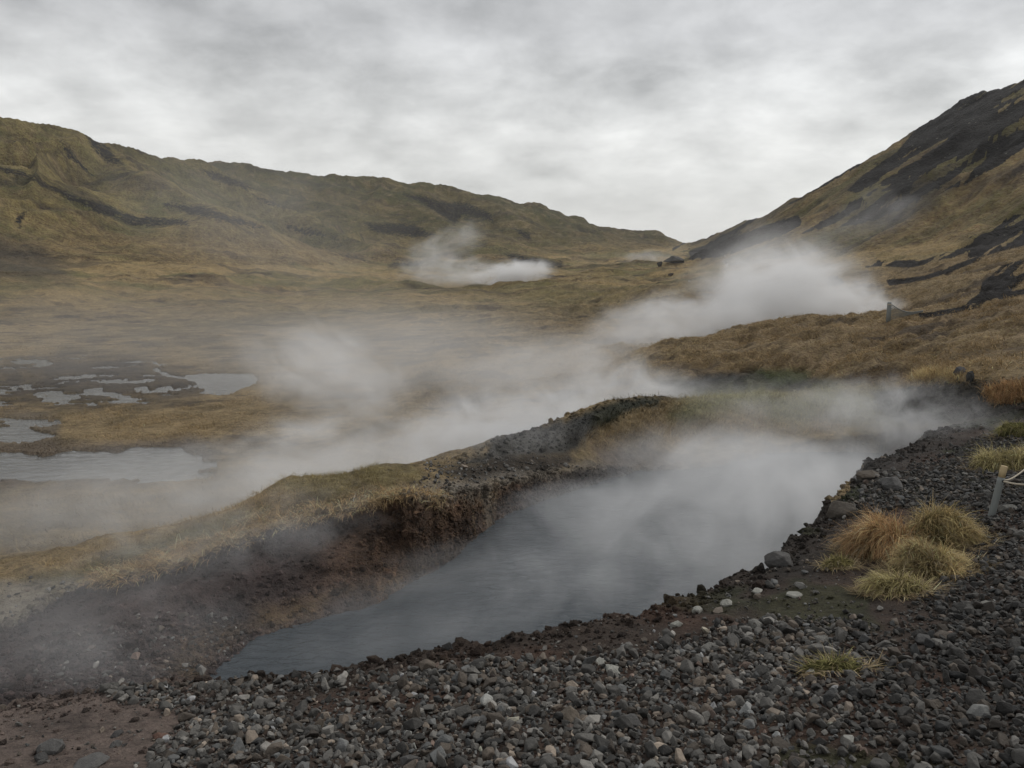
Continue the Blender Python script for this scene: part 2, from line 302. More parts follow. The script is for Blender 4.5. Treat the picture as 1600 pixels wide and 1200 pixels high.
def colour(x, y, z):
    """albedo, and masks: bare dark scree / wetness"""
    n = len(x); px, py = proj(x, y, z); r = np.sqrt(x*x+y*y); C = np.zeros((n, 3)); 
    nA = fbm(x/7, y/7, 4, 201); nB = fbm(x/1.3, y/1.3, 4, 202, 0.6); nC = fbm(x/30, y/30, 4, 203)
    straw = np.array((.30,.22,.118)); olive = np.array((.155,.132,.056)); rust = np.array((.235,.168,.092)); ochre = np.array((.30,.215,.10)); deep = np.array((.045,.033,.024)); dull = np.array((.155,.12,.07))
    t = np.clip(0.45+1.2*nA+1.3*nB, 0, 1)[:, None]; C[:] = straw*(1-t) + dull*t
    far = sm(40, 130, r)[:, None]; nD = fbm(x/14, y/5, 5, 204, .65); t = np.clip(0.42+1.6*nC+1.3*nD+.5*nA, 0, 1)[:, None]
    C = C*(1-far) + far*((ochre*1.0)*(1-t) + olive*1.05*t)
    hi = sm(250, 480, r)*sm(2, 14, z); C = C*(1-hi[:, None]) + hi[:, None]*(olive*0.72*(1-t)+ochre*0.6*t)
    lh = sm(0, 16, z)*(x < 60); C = C*(1-lh[:, None]*np.array([[.16, .08, .20]]))
    rt = sm(900, 1150, px)*(r > 17)*(1-far[:, 0]); t2 = np.clip(0.42+1.0*nA+.8*fbm(x/3, y/2, 4, 206), 0, 1)[:, None]
    C = C*(1-rt[:, None]) + rt[:, None]*(rust*1.0*t2 + straw*0.85*(1-t2))
    hol = (sm(.10, .42, fbm(x/2.6+3, y/1.5, 5, 207, .65))*sm(16, 22, r)*(1-.5*far[:, 0])*.75 + sm(.12, .4, fbm(x/22, y/8, 5, 208, .65))*far[:, 0]*.6)[:, None]
    C = C*(1-hol) + deep*1.3*hol
    lt = (sm(.15, .45, fbm(x/5-3, y/2.2, 4, 209, .6))*.5*(r > 16))[:, None]; C = C*(1-lt)+np.array((.27,.20,.11))*lt
    B = np.zeros(n); W = np.zeros(n); G = np.ones(n)
    def paint(poly, rgb, soft=4, amt=1.0, wob=6, ws=1.0, nf=0.0, tgt=None):
        if tgt is None: wob *= 2.2; soft *= 1.6; ws *= .7
        a = np.asarray(poly, float); lo = a.min(0)-wob-soft*2-4; hi2 = a.max(0)+wob+soft*2+4
        k = np.where((px > lo[0]) & (px < hi2[0]) & (py > lo[1]) & (py < hi2[1]))[0]
        if not len(k): return
        s = ws*np.maximum(r[k], 4)/12
        fx = fbm(x[k]/s, y[k]/s, 4, 301, 0.6); fy = fbm(x[k]/s+5, y[k]/s+9, 4, 302, 0.6)
        d = sdist(px[k]+wob*2*fx, py[k]+wob*fy, poly); m = sm(soft, -soft, d)*amt
        if nf: m = m*np.clip(1-nf+nf*2*(0.5+fbm(x[k]/s*3, y[k]/s*3, 3, 303)), 0, 1)
        if tgt is not None: tgt[k] = np.maximum(tgt[k], m)
        else: C[k] = C[k]*(1-m[:, None]) + np.array(rgb)*m[:, None]
    rc = r > 30
    for p in SCREE: paint(p, None, 4, 1.0, 9, 2.2, tgt=B)
    for p in DARKL: paint(p, None, 9, 0.60, 14, 1.6, tgt=B)
    gl = fbm(x/26+.02*y, (y+x*.6)/75, 5, 220, .65); B = np.maximum(B, sm(.16, .40, gl)*sm(3, 14, z)*(x < .2*y)*.36*(r > 150))
    paint([(-40,360),(60,384),(110,432),(40,436),(-40,425)], (.085,.072,.055), 12, .8, 8, 6)
    # downslope streaks on the right hill
    k = (px > 1050) & (z > -1) & (r > 45)
    if k.any():
        a, b = px[k], py[k]; q = (a*0.53+b*0.85); st = fbm(q/9.0, (a*0.85-b*0.53)/110, 4, 310, 0.6)
        up = np.clip((0.53*(a-1085)+0.85*(b-381)), -999, 999)
        m = sm(0.12, 0.32, st)*sm(70, 20, up)*0.8; B[k] = np.maximum(B[k]*sm(0.36, 0.22, st*(B[k] > .3)), m)
    # middle distance
    paint([(1040,592),(1120,584),(1190,582),(1300,596),(1300,606),(1180,614),(1040,618)], (.035,.034,.030), 5)
    paint([(1165,584),(1215,573),(1262,577),(1250,592),(1205,599)], (.055,.068,.022), 4, .85, 8)
    paint([(1110,612),(1250,606),(1400,600),(1440,625),(1380,650),(1200,655),(1090,640)], (.22,.22,.11), 14, .8, 16)
    paint([(1500,660),(1560,652),(1610,632),(1640,640),(1640,672),(1560,676)], (.060,.075,.022), 5, .8, 8)
    paint([(1360,612),(1420,600),(1480,592),(1640,588),(1640,640),(1560,652),(1480,660),(1420,655),(1370,640)], (.062,.058,.050), 5, .95, 6)
    paint([(1540,610),(1640,588),(1640,625),(1600,622),(1550,628)], (.19,.12,.065), 3, .9, 6)
    # strip between the pool and the stream
    paint([(885,662),(905,648),(950,627),(1045,617),(1040,632),(990,640),(945,662),(905,678)], (.026,.030,.020), 4, .95, 6)
    paint([(755,700),(785,672),(880,650),(915,650),(905,680),(890,704),(760,716),(690,722)], (.040,.040,.037), 5, .95, 8)
    paint([(755,700),(785,672),(880,660),(905,680),(890,704),(760,716),(690,716)], (.115,.11,.10), 7, .7, 18, .5, nf=.9)
    paint([(680,728),(760,712),(870,704),(885,722),(800,745),(700,742)], (.045,.037,.030), 5, .95, 8)
    paint([(560,775),(660,752),(740,742),(880,726),(990,718),(990,732),(800,760),(740,780),(640,790)], (.19,.17,.145), 6, .8, 6, nf=.4)
    paint([(910,700),(1060,690),(1120,712),(1050,732),(930,728)], (.13,.105,.09), 8, .8, 10)
    paint([(410,768),(450,745),(560,726),(640,730),(660,745),(600,765),(500,775)], (.22,.18,.085), 8, .8, 14, nf=.5)
    paint([(450,790),(500,772),(590,768),(600,782),(540,800),(430,815)], (.10,.085,.05), 6, .7, 8)
    paint([(20,905),(120,890),(250,845),(380,800),(420,800),(330,850),(200,880),(60,935)], (.10,.10,.045), 8, .7, 8)
    paint([(-60,912),(100,905),(160,915),(110,935),(40,985),(-60,1020)], (.23,.20,.155), 5, .95, 8, nf=.35)
    # puddle margins and mud on the flats
    paint([(-20,575),(120,566),(245,560),(300,580),(400,585),(390,600),(300,622),(200,630),(60,628),(-20,620)], (.060,.050,.043), 14, .8, 9, 1.6, nf=.7)
    paint([(-60,690),(320,690),(330,745),(-60,765)], (.13,.105,.085), 8, .8, 8)
    paint([(0,640),(90,655),(80,690),(-60,692)], (.14,.12,.10), 8, .7, 8)
    # inside the pool's banks and the near ground
    n2 = (r < 24) & (y > 1)
    X, Y = x[n2], y[n2]; dl = wdist(X, Y, LIP, 0.11, 1.6, 80); zz_ = z[n2]; qx = px[n2]
    c = C[n2]; g1 = fbm(X*2, Y*2, 4, 401, .6, z=zz_*3); g2 = fbm(X*6, Y*6, 3, 402, .6, z=zz_*6); hgt = zz_-WZ
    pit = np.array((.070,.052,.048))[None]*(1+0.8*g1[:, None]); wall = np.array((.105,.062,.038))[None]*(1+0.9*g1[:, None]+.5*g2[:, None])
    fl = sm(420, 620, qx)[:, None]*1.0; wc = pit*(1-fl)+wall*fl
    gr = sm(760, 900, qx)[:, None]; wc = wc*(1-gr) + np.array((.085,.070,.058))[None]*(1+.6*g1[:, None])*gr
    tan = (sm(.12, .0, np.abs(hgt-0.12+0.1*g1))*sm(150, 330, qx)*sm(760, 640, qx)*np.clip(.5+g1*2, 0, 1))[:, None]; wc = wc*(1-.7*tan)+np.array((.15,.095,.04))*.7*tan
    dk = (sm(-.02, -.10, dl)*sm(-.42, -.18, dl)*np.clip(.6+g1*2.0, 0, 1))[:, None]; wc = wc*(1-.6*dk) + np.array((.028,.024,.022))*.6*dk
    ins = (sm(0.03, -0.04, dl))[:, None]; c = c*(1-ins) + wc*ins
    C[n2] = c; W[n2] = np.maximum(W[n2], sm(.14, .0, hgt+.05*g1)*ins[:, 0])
    nd_, _ = seg_d(X, Y, rimW, False)
    # the near side: everything this side of the rim
    s_ = np.array([p[:2] for p in rimW]); o = np.argsort(s_[:, 0]); ang = np.arctan2(s_[:, 0], s_[:, 1]); oa = np.argsort(ang); rr_ = np.hypot(s_[:, 0], s_[:, 1])
    near = (np.hypot(X, Y) < np.interp(np.arctan2(X, Y), ang[oa], rr_[oa])+0.12)
    soil = np.array((.036,.026,.020)); mud = np.array((.12,.092,.078)); red = np.array((.062,.036,.025)); blk = np.array((.022,.020,.017))
    k1 = np.clip(.5+1.5*fbm(X*1.3, Y*1.3, 4, 410), 0, 1)[:, None]; s2 = soil*1.15*(1-k1)+red*k1*.85
    ml = (sm(420, 180, qx)*sm(2.4, 4, Y))[:, None]; s2 = s2*(1-ml) + mud*(1+.5*g1[:, None])*ml
    bm = (sm(1080, 1250, qx)*sm(.9, .25, nd_+.3*g1))[:, None]; s2 = s2*(1-.75*bm)+blk*.75*bm
    gm = (sm(.15, .35, fbm(X*1.1+3, Y*1.1, 3, 411))*sm(900, 1200, qx)*.6)[:, None]; s2 = s2*(1-gm)+np.array((.028,.035,.012))*gm
    nn = near[:, None]; C[n2] = np.where(nn, s2, C[n2])
    return np.clip(C, .008, .6), np.clip(B, 0, 1), W
def near_side(X, Y):
    s_ = np.array([p[:2] for p in rimW]); ang = np.arctan2(s_[:, 0], s_[:, 1]); oa = np.argsort(ang); rr_ = np.hypot(s_[:, 0], s_[:, 1])
    return np.interp(np.arctan2(X, Y), ang[oa], rr_[oa]) - np.hypot(X, Y)
# ------------------------------------------------------------------ mesh helpers
def mk(name, verts, faces, mat=None, parent=None, smooth=True, **props):
    """faces: (n,3) or (n,4) array"""
    me = bpy.data.meshes.new(name); v = np.ascontiguousarray(verts, np.float32); f = np.ascontiguousarray(faces, np.int32)
    me.vertices.add(len(v)); me.vertices.foreach_set('co', v.ravel()); k = f.shape[1]
    me.loops.add(f.size); me.loops.foreach_set('vertex_index', f.ravel())
    me.polygons.add(len(f)); me.polygons.foreach_set('loop_start', np.arange(0, f.size, k, dtype=np.int32))
    me.polygons.foreach_set('use_smooth', np.full(len(f), smooth)); me.update(calc_edges=True)
    o = bpy.data.objects.new(name, me); col.objects.link(o)
    if mat: me.materials.append(mat)
    if parent: o.parent = parent
    for a, b in props.items(): o[a] = b
    return o
def vcol(o, name, rgb):
    a = o.data.color_attributes.new(name, 'FLOAT_COLOR', 'POINT'); d = np.ones((len(rgb), 4), np.float32); d[:, :rgb.shape[1]] = rgb
    a.data.foreach_set('color', d.ravel())
def mat(name):
    m = bpy.data.materials.new(name); m.use_nodes = True; t = m.node_tree; t.nodes.clear()
    return m, t.nodes, t.links
def mixc(N, L, fac, a, b, mode='MIX'):
    n = N.new('ShaderNodeMix'); n.data_type = 'RGBA'; n.blend_type = mode; n.clamp_factor = True
    for s, v in ((n.inputs[0], fac), (n.inputs[6], a), (n.inputs[7], b)):
        if isinstance(v, (int, float)): s.default_value = v
        elif isinstance(v, tuple): s.default_value = v
        else: L.new(v, s)
    return n.outputs[2]
def ground_mat(name, scales, bump, speck=0.0, streak=False):
    m, N, L = mat(name); T = nd('ShaderNodeTexCoord', N=N).outputs['Object']
    at = nd('ShaderNodeAttribute', N=N); at.attribute_name = 'col'; am = nd('ShaderNodeAttribute', N=N); am.attribute_name = 'msk'
    s = nd('ShaderNodeSeparateColor', N=N); L.new(am.outputs['Color'], s.inputs[0])
    ns = [noise(T, k, 4, 0.65, 0.3, N, L) for k in scales]
    tot = ns[0]
    for q in ns[1:]: tot = M('ADD', tot, q, N=N, L=L)
    v = M('MULTIPLY', M('SUBTRACT', tot, 0.5*len(ns), N=N, L=L), 2.6/len(ns)**.5, N=N, L=L)   # about -0.5..0.5
    fac = M('MAXIMUM', M('ADD', v, 1.0, N=N, L=L), 0.25, N=N, L=L)
    g = nd('ShaderNodeVectorMath', N=N, operation='SCALE'); L.new(at.outputs['Color'], g.inputs[0]); L.new(fac, g.inputs['Scale'])
    hs = nd('ShaderNodeHueSaturation', N=N); L.new(g.outputs[0], hs.inputs['Color']); L.new(M('ADD', 0.5, M('MULTIPLY', M('SUBTRACT', ns[-1], .5, N=N, L=L), 0.09, N=N, L=L), N=N, L=L), hs.inputs['Hue'])
    nb = noise(T, scales[-1]*0.6, 5, 0.7, 0.2, N, L)
    bm = M('MULTIPLY', M('SUBTRACT', M('ADD', s.outputs[0], M('MULTIPLY', M('SUBTRACT', nb, .5, N=N, L=L), 1.1, N=N, L=L), N=N, L=L), 0.38, N=N, L=L), 5.0, N=N, L=L, clamp=True)
    bm = M('MULTIPLY', bm, M('GREATER_THAN', s.outputs[0], 0.02, N=N, L=L), N=N, L=L)
    dark = mixc(N, L, noise(T, scales[-1]*3, 4, .7, 0, N, L), (.006,.0055,.0055,1), (.030,.025,.022,1))
    c = mixc(N, L, bm, hs.outputs[0], dark)
    if speck:
        vo = N.new('ShaderNodeTexVoronoi'); vo.inputs['Scale'].default_value = speck; L.new(T, vo.inputs['Vector'])
        sp = M('MULTIPLY', M('LESS_THAN', vo.outputs['Distance'], 0.13, N=N, L=L), M('MULTIPLY', bm, M('GREATER_THAN', nb, .5, N=N, L=L), N=N, L=L), N=N, L=L)
        c = mixc(N, L, M('MULTIPLY', sp, .75, N=N, L=L), c, (.22,.21,.17,1))
    b = nd('ShaderNodeBsdfPrincipled', N=N); L.new(c, b.inputs['Base Color'])
    L.new(M('SUBTRACT', 0.95, M('MULTIPLY', s.outputs[1], 0.55, N=N, L=L), N=N, L=L), b.inputs['Roughness'])
    b.inputs['Specular IOR Level'].default_value = 0.3
    bp = nd('ShaderNodeBump', N=N); bp.inputs['Strength'].default_value = 1.0; bp.inputs['Distance'].default_value = bump; L.new(tot, bp.inputs['Height'])
    L.new(bp.outputs[0], b.inputs['Normal']); o = nd('ShaderNodeOutputMaterial', N=N); L.new(b.outputs[0], o.inputs[0])
    return m
# ------------------------------------------------------------------ the terrain: one sheet, fanned out from behind the camera
def fan():
    u = np.concatenate([np.linspace(-1.7, -0.76, 60)[:-1], np.linspace(-0.76, 0.76, 900), np.linspace(0.76, 1.7, 60)[1:]])
    yy = np.concatenate([np.linspace(-1.5, 1.2, 20)[:-1], 1.2+0*np.arange(1), ])
    ln = [np.linspace(-1.6, 2.0, 24)[:-1], np.exp(np.linspace(np.log(4.0), np.log(19.0), 620))[:-1]-2, np.exp(np.linspace(np.log(19.0), np.log(62.0), 260))[:-1]-2,
          np.exp(np.linspace(np.log(62.0), np.log(760.0), 430))[:-1]-2, np.linspace(758, 1000, 8)]
    yy = np.concatenate(ln)
    U, Y = np.meshgrid(u, yy); X = U*(Y+2.0)
    return X, Y
X0, Y0 = fan(); nr, nc = X0.shape
x = X0.ravel(); y = Y0.ravel(); z = height(x, np.maximum(y, -1.5))
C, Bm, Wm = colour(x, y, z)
dx = np.zeros_like(x); dy = np.zeros_like(x)
k = (np.hypot(x, y) < 24) & (y > 2)
dlp = sdist(x[k], y[k], LIP); am_ = np.exp(-(np.clip(dlp+.15, -9, 9)/0.45)**2)
am_ = np.maximum(am_, sm(0, -.2, dlp)*.6)
zk = z[k].copy()
dx[k] = 0.10*am_*fbm(x[k]*3.2, y[k]*3.2, 3, 501, .6, z=zk*4); dy[k] = 0.10*am_*fbm(x[k]*3.2, y[k]*3.2, 3, 502, .6, z=zk*4); z[k] += 0.06*am_*fbm(x[k]*6, y[k]*6, 3, 503, .65, z=zk*4)
z[k] += 0.02*np.where(near_side(x[k], y[k]) > 0, 1, .4)*fbm(x[k]*5, y[k]*5, 3, 505, .6)
x = x+dx; y = y+dy
r_ = np.hypot(x, y)
idx = np.arange(nr*nc).reshape(nr, nc); Q = np.stack([idx[:-1, :-1], idx[:-1, 1:], idx[1:, 1:], idx[1:, :-1]], -1).reshape(-1, 4)
fr = r_[Q[:, 0]]; fx_ = x[Q[:, 0]]; fy_ = y[Q[:, 0]]; fz_ = z[Q[:, 0]]
nearf = near_side(fx_, fy_) > -0.05
ca = sm(0, 1, (fr-17)/1)
cls = np.where((fr < 19), 1, 2); cls = np.where(nearf & (fr < 19), 0, cls)
hl = land(x, np.maximum(y, -1.5)); hm = (fr > 75) & (fz_ - hl[Q[:, 0]] > 1.0)
cls = np.where(hm & (fx_ <= 0.232*fy_), 3, cls); cls = np.where(hm & (fx_ > 0.232*fy_), 4, cls)
mN = ground_mat('bare_soil', (3, 14, 55), 0.02); mM = ground_mat('moor_grass', (0.9, 4, 16), 0.16); mF = ground_mat('hill_grass', (0.06, 0.3, 1.3), 2.4, speck=0.5)
mP = ground_mat('bank_soil', (3, 12, 45), 0.06)
V = np.stack([x, y, z], 1)
def sub(name, c, m, **pr):
    f = Q[cls == c]; u_, inv = np.unique(f, return_inverse=True)
    o = mk(name, V[u_], inv.reshape(-1, 4), m, **pr); vcol(o, 'col', C[u_]); vcol(o, 'msk', np.stack([Bm[u_], Wm[u_], Wm[u_]*0], 1)); return o
sub('ground', 0, mN, kind='structure', label='brown soil of the near bank under the gravel')
sub('river_bank', 1, mP, kind='structure', label='steep brown far bank and grassy strip behind the steaming pool')
sub('valley_floor', 2, mM, kind='structure', label='brown moor and wet flats of the valley floor')
sub('hill', 3, mF, kind='structure', label='long olive ridge on the left with dark scree streaks')
sub('hill', 4, mF, kind='structure', label='steep right hillside with black scree bands')
# ------------------------------------------------------------------ water
def water_mat(name, rgb, rough, sc1, bump):
    m, N, L = mat(name); T = nd('ShaderNodeTexCoord', N=N).outputs['Object']
    mp = nd('ShaderNodeMapping', N=N); mp.inputs['Scale'].default_value = (1, 2.2, 1); L.new(T, mp.inputs[0])
    n_ = noise(mp.outputs[0], sc1, 4, .6, .8, N, L)
    b = nd('ShaderNodeBsdfPrincipled', N=N); b.inputs['Base Color'].default_value = (*rgb, 1); b.inputs['Roughness'].default_value = rough; b.inputs['IOR'].default_value = 1.33
    bp = nd('ShaderNodeBump', N=N); bp.inputs['Strength'].default_value = 1; bp.inputs['Distance'].default_value = bump; L.new(n_, bp.inputs['Height']); L.new(bp.outputs[0], b.inputs['Normal'])
    o = nd('ShaderNodeOutputMaterial', N=N); L.new(b.outputs[0], o.inputs[0]); return m
mW = water_mat('pool_water', (.050,.060,.068), .10, 5.0, .028)
gx, gy = np.meshgrid(np.linspace(-9, 12, 60), np.linspace(4, 17.0, 60))
m_ = ((np.hypot(gx, gy) > 4.2))
def sheet(name, x0, x1, y0, y1, zz, m, nx=40, **pr):
    gx, gy = np.meshgrid(np.linspace(x0, x1, nx), np.linspace(y0, y1, nx)); i = np.arange(nx*nx).reshape(nx, nx)
    return mk(name, np.stack([gx.ravel(), gy.ravel(), gx.ravel()*0+zz], 1), np.stack([i[:-1, :-1], i[:-1, 1:], i[1:, 1:], i[1:, :-1]], -1).reshape(-1, 4), m, **pr)
nx = 110; gx, gy = np.meshgrid(np.linspace(-3.4, 8.5, nx), np.linspace(5.0, 15.8, nx)); i = np.arange(nx*nx).reshape(nx, nx); wq = np.stack([i[:-1, :-1], i[:-1, 1:], i[1:, 1:], i[1:, :-1]], -1).reshape(-1, 4)
wq = wq[sdist(gx.ravel()[wq].mean(1), gy.ravel()[wq].mean(1), LIP) < 0.05]; uq, inv = np.unique(wq, return_inverse=True)
mk('pool_water', np.stack([gx.ravel()[uq], gy.ravel()[uq], gx.ravel()[uq]*0+WZ], 1), inv.reshape(-1, 4), mW, kind='structure', label='dark blue-grey steaming pool water')
sheet('stream_water', -40, -5.5, 14.5, 47, -5.05, water_mat('stream_water', (.10,.10,.095), .12, 2.0, .02), kind='structure', label='pale shallow puddles on the wet flats')
# ------------------------------------------------------------------ scattering over the terrain
rng = np.random.default_rng(7)
qa = V[Q[:, 0]]; qb = V[Q[:, 1]]; qc = V[Q[:, 2]]; qd = V[Q[:, 3]]
QA = np.linalg.norm(np.cross(qc-qa, qd-qb), axis=1)*.5
QM = (qa+qc)*.5; QPX, QPY = proj(QM[:, 0], QM[:, 1], QM[:, 2]); QR = np.hypot(QM[:, 0], QM[:, 1]); QN = np.cross(qc-qa, qd-qb); QN /= np.linalg.norm(QN, axis=1)[:, None]+1e-9
def scatter(wt, n):
    wt = wt*QA; i = rng.choice(len(Q), n, p=wt/wt.sum()); a = rng.random((n, 1)); b = rng.random((n, 1))
    p = (qa[i]*(1-a)+qb[i]*a)*(1-b) + (qd[i]*(1-a)+qc[i]*a)*b
    return p, i
def polymask(poly, soft=4):
    a = np.asarray(poly, float); m = np.zeros(len(Q)); lo = a.min(0)-soft*2; hi = a.max(0)+soft*2
    k = np.where((QPX > lo[0]) & (QPX < hi[0]) & (QPY > lo[1]) & (QPY < hi[1]) & (QR < 90))[0]
    m[k] = sm(soft, -soft, sdist(QPX[k], QPY[k], poly)); return m
def ground_z(px, py, rmax=80):
    """where the line through a picture point meets the ground: nearest matching terrain cell"""
    k = np.where((np.abs(QPX-px) < 9) & (np.abs(QPY-py) < 9) & (QR < rmax))[0]
    d = (QPX[k]-px)**2+(QPY[k]-py)**2; k = k[d < d.min()+6]; return QM[k[np.argmin(QR[k])]]
# ------------------------------------------------------------------ stones
def stone_mat(name):
    m, N, L = mat(name); T = nd('ShaderNodeTexCoord', N=N).outputs['Object']; at = nd('ShaderNodeAttribute', N=N); at.attribute_name = 'col'
    n_ = noise(T, 38, 5, .7, .3, N, L); n2_ = noise(T, 160, 3, .7, 0, N, L)
    f = M('MULTIPLY', M('ADD', M('MULTIPLY', n_, 1.5, N=N, L=L), M('MULTIPLY', n2_, .9, N=N, L=L), N=N, L=L), .85, N=N, L=L)
    g = nd('ShaderNodeVectorMath', N=N, operation='SCALE'); L.new(at.outputs['Color'], g.inputs[0]); L.new(f, g.inputs['Scale'])
    b = nd('ShaderNodeBsdfPrincipled', N=N); L.new(g.outputs[0], b.inputs['Base Color']); b.inputs['Roughness'].default_value = .78; b.inputs['Specular IOR Level'].default_value = .4
    bp = nd('ShaderNodeBump', N=N); bp.inputs['Strength'].default_value = .8; bp.inputs['Distance'].default_value = .012; L.new(n_, bp.inputs['Height']); L.new(bp.outputs[0], b.inputs['Normal'])
    o = nd('ShaderNodeOutputMaterial', N=N); L.new(b.outputs[0], o.inputs[0]); return m
mS = stone_mat('stone')
def tri(bm):
    bmesh.ops.triangulate(bm, faces=bm.faces[:]); bm.verts.ensure_lookup_table()
    v = np.array([q.co[:] for q in bm.verts]); f = np.array([[q.index for q in p.verts] for p in bm.faces]); return v, f
def proto(seed, lumps=15, bev=.13, seg=1, flat=.6):
    rd = random.Random(seed); bm = bmesh.new()
    for i in range(lumps):
        v = Vector((rd.gauss(0, 1), rd.gauss(0, 1), rd.gauss(0, 1))).normalized()*rd.uniform(.8, 1.05); bm.verts.new((v.x*rd.uniform(.9, 1.1), v.y*.75, v.z*flat))
    h = bmesh.ops.convex_hull(bm, input=bm.verts[:]); bmesh.ops.delete(bm, geom=[g for g in h['geom_interior'] if isinstance(g, bmesh.types.BMVert)], context='VERTS')
    bmesh.ops.dissolve_limit(bm, angle_limit=R(14), verts=bm.verts[:], edges=bm.edges[:])
    if bev: bmesh.ops.bevel(bm, geom=bm.edges[:], offset=bev, segments=seg, affect='EDGES', profile=.6, clamp_overlap=True)
    bm.verts.index_update(); r = tri(bm); bm.free(); return r
def rotm(n, tilt):
    a = rng.random(n)*2*np.pi; bx = rng.normal(0, tilt, n); by = rng.normal(0, tilt, n); o = np.zeros((n, 3, 3))
    ca, sa = np.cos(a), np.sin(a); cb, sb = np.cos(bx), np.sin(bx); cc, s3 = np.cos(by), np.sin(by)
    Rz = np.stack([np.stack([ca, -sa, 0*a], 1), np.stack([sa, ca, 0*a], 1), np.stack([0*a, 0*a, 1+0*a], 1)], 1)
    Rx = np.stack([np.stack([1+0*a, 0*a, 0*a], 1), np.stack([0*a, cb, -sb], 1), np.stack([0*a, sb, cb], 1)], 1)
    Ry = np.stack([np.stack([cc, 0*a, s3], 1), np.stack([0*a, 1+0*a, 0*a], 1), np.stack([-s3, 0*a, cc], 1)], 1)
    return Rx @ Ry @ Rz
def stones(P, S, Cc, protos, tilt=.45, sink=.1):
    vs, fs, cs, off = [], [], [], 0; pick = rng.integers(0, len(protos), len(P)); sc3 = rng.uniform(.8, 1.2, (len(P), 3))
    for k, (pv, pf) in enumerate(protos):
        i = np.where(pick == k)[0]
        if not len(i): continue
        v = np.einsum('nij,nmj->nmi', rotm(len(i), tilt), pv[None]*sc3[i][:, None])*S[i][:, None, None]
        v = v + P[i][:, None]; v[:, :, 2] += (S[i]*(0.45-sink))[:, None]
        vs.append(v.reshape(-1, 3)); fs.append((pf[None]+(np.arange(len(i))*len(pv))[:, None, None]+off).reshape(-1, 3)); cs.append(np.repeat(Cc[i], len(pv), 0)); off += len(i)*len(pv)
    return np.concatenate(vs), np.concatenate(fs), np.concatenate(cs)
def stone_col(n, warm=0.0):
    v = np.exp(rng.normal(math.log(.078), .58, n)); t = rng.random(n)[:, None]
    c = np.where(t < .62, np.array([[1.02, .965, .87]]), np.where(t < .88, np.array([[1.15, .94, .74]]), np.array([[.98, .99, .96]])))
    c = np.where(t > .985, np.array([[1.25, .9, .72]]), c)
    return np.clip(v[:, None]*c, .012, .34)
ns_ = near_side(QM[:, 0], QM[:, 1]); nearq = (ns_ > 0.02) & (QR < 15) & (QM[:, 1] > .8)
gr_poly = [(150,1075),(330,1056),(450,1062),(600,1052),(700,1042),(830,1035),(960,1018),(1060,1002),(1130,975),(1240,968),(1330,968),(1375,985),(1440,940),(1470,920),(1500,880),(1540,840),(1420,790),(1345,800),(1325,790),(1360,762),(1400,740),(1440,725),
  (1500,700),(1530,690),(1560,670),(1640,670),(1900,690),(2300,1300),(400,1500),(230,1250),(235,1180),(300,1120),(200,1098)]
gm = polymask(gr_poly, 10)
gm = np.where(nearq & (QR < 4.2) & (QPX > 250), 1.0, gm)
holes = [([(1350,975),(1450,950),(1485,975),(1440,1035),(1385,1030),(1375,1010)], .8), ([(1180,1130),(1320,1140),(1420,1175),(1330,1200),(1180,1185)], .72), ([(560,1085),(700,1072),(760,1092),(660,1118),(570,1112)], .8),
         ([(430,1075),(560,1072),(590,1095),(520,1120),(440,1105)], .75), ([(1230,1050),(1300,1030),(1370,1045),(1330,1075),(1240,1072)], .5), ([(1340,700),(1500,690),(1460,745),(1370,750)], .6), ([(1400,1030),(1470,1030),(1450,1080),(1390,1060)], .5)]
for p, a in holes: gm = gm*(1-a*polymask(p, 10))
bare = polymask([(-200,1085),(160,1078),(250,1110),(280,1230),(-200,1250)], 15)
upper = np.where(nearq, 1.0, 0)
dens_ = np.where(nearq, np.clip(gm, 0, 1), 0)
dens_ *= np.clip(.75+1.1*fbm(QM[:, 0]*1.4, QM[:, 1]*1.4, 3, 601), .25, 1)
# main bed
def thin(P, s):
    key = np.round(P[:, :2]/s).astype(np.int64); _, i = np.unique(key[:, 0]*100003+key[:, 1], return_index=True); return np.sort(i)
P, qi = scatter(dens_*sm(15, 3, QR)**.5, 90000); keep = thin(P, .037); P = P[keep]; qi = qi[keep]
S = np.clip(np.exp(rng.normal(math.log(.0225), .44, len(P))), .010, .066)
rr = np.hypot(P[:, 0], P[:, 1])
CC = stone_col(len(P)); rt_ = sm(1150, 1500, QPX[qi])[:, None]; CC = CC*(1-.50*rt_)  # stones darken to the right: lens vignetting put into their colour
pr = [proto(i, 12+i % 5, .055, 1, .55+.04*(i % 5)) for i in range(26)]
v1, f1, c1 = stones(P, S, CC, pr, .6, .10)
# small chips everywhere on the near side, sparse near the rim
P2, qi2 = scatter(np.where(nearq, .10+.55*gm, 0)*(1-.6*bare), 42000); keep = thin(P2, .020); P2 = P2[keep]; qi2 = qi2[keep]
S2 = np.clip(np.exp(rng.normal(math.log(.011), .4, len(P2))), .004, .03); C2 = stone_col(len(P2))*(1-.4*sm(1150, 1500, QPX[qi2])[:, None])  # chips carry the same vignetting in their colour, a little weaker
pr0 = [proto(100+i, 11, 0, 1, .6) for i in range(10)]
v2, f2, c2 = stones(P2, S2, C2, pr0, .6)
# loose medium stones over the bare soil by the rim
P3, qi3 = scatter(np.where(nearq, .12, 0)*(1-gm)*(1-.55*bare), 620); S3 = np.clip(np.exp(rng.normal(math.log(.027), .45, len(P3))), .012, .06); C3 = stone_col(len(P3))*1.15
v3, f3, c3_ = stones(P3, S3, C3, pr)
g = mk('gravel', np.concatenate([v1, v2, v3]), np.concatenate([f1, f2+len(v1), f3+len(v1)+len(v2)]), mS, smooth=False, kind='stuff', label='loose angular grey gravel covering the near bank')
vcol(g, 'col', np.concatenate([c1, c2, c3_]))
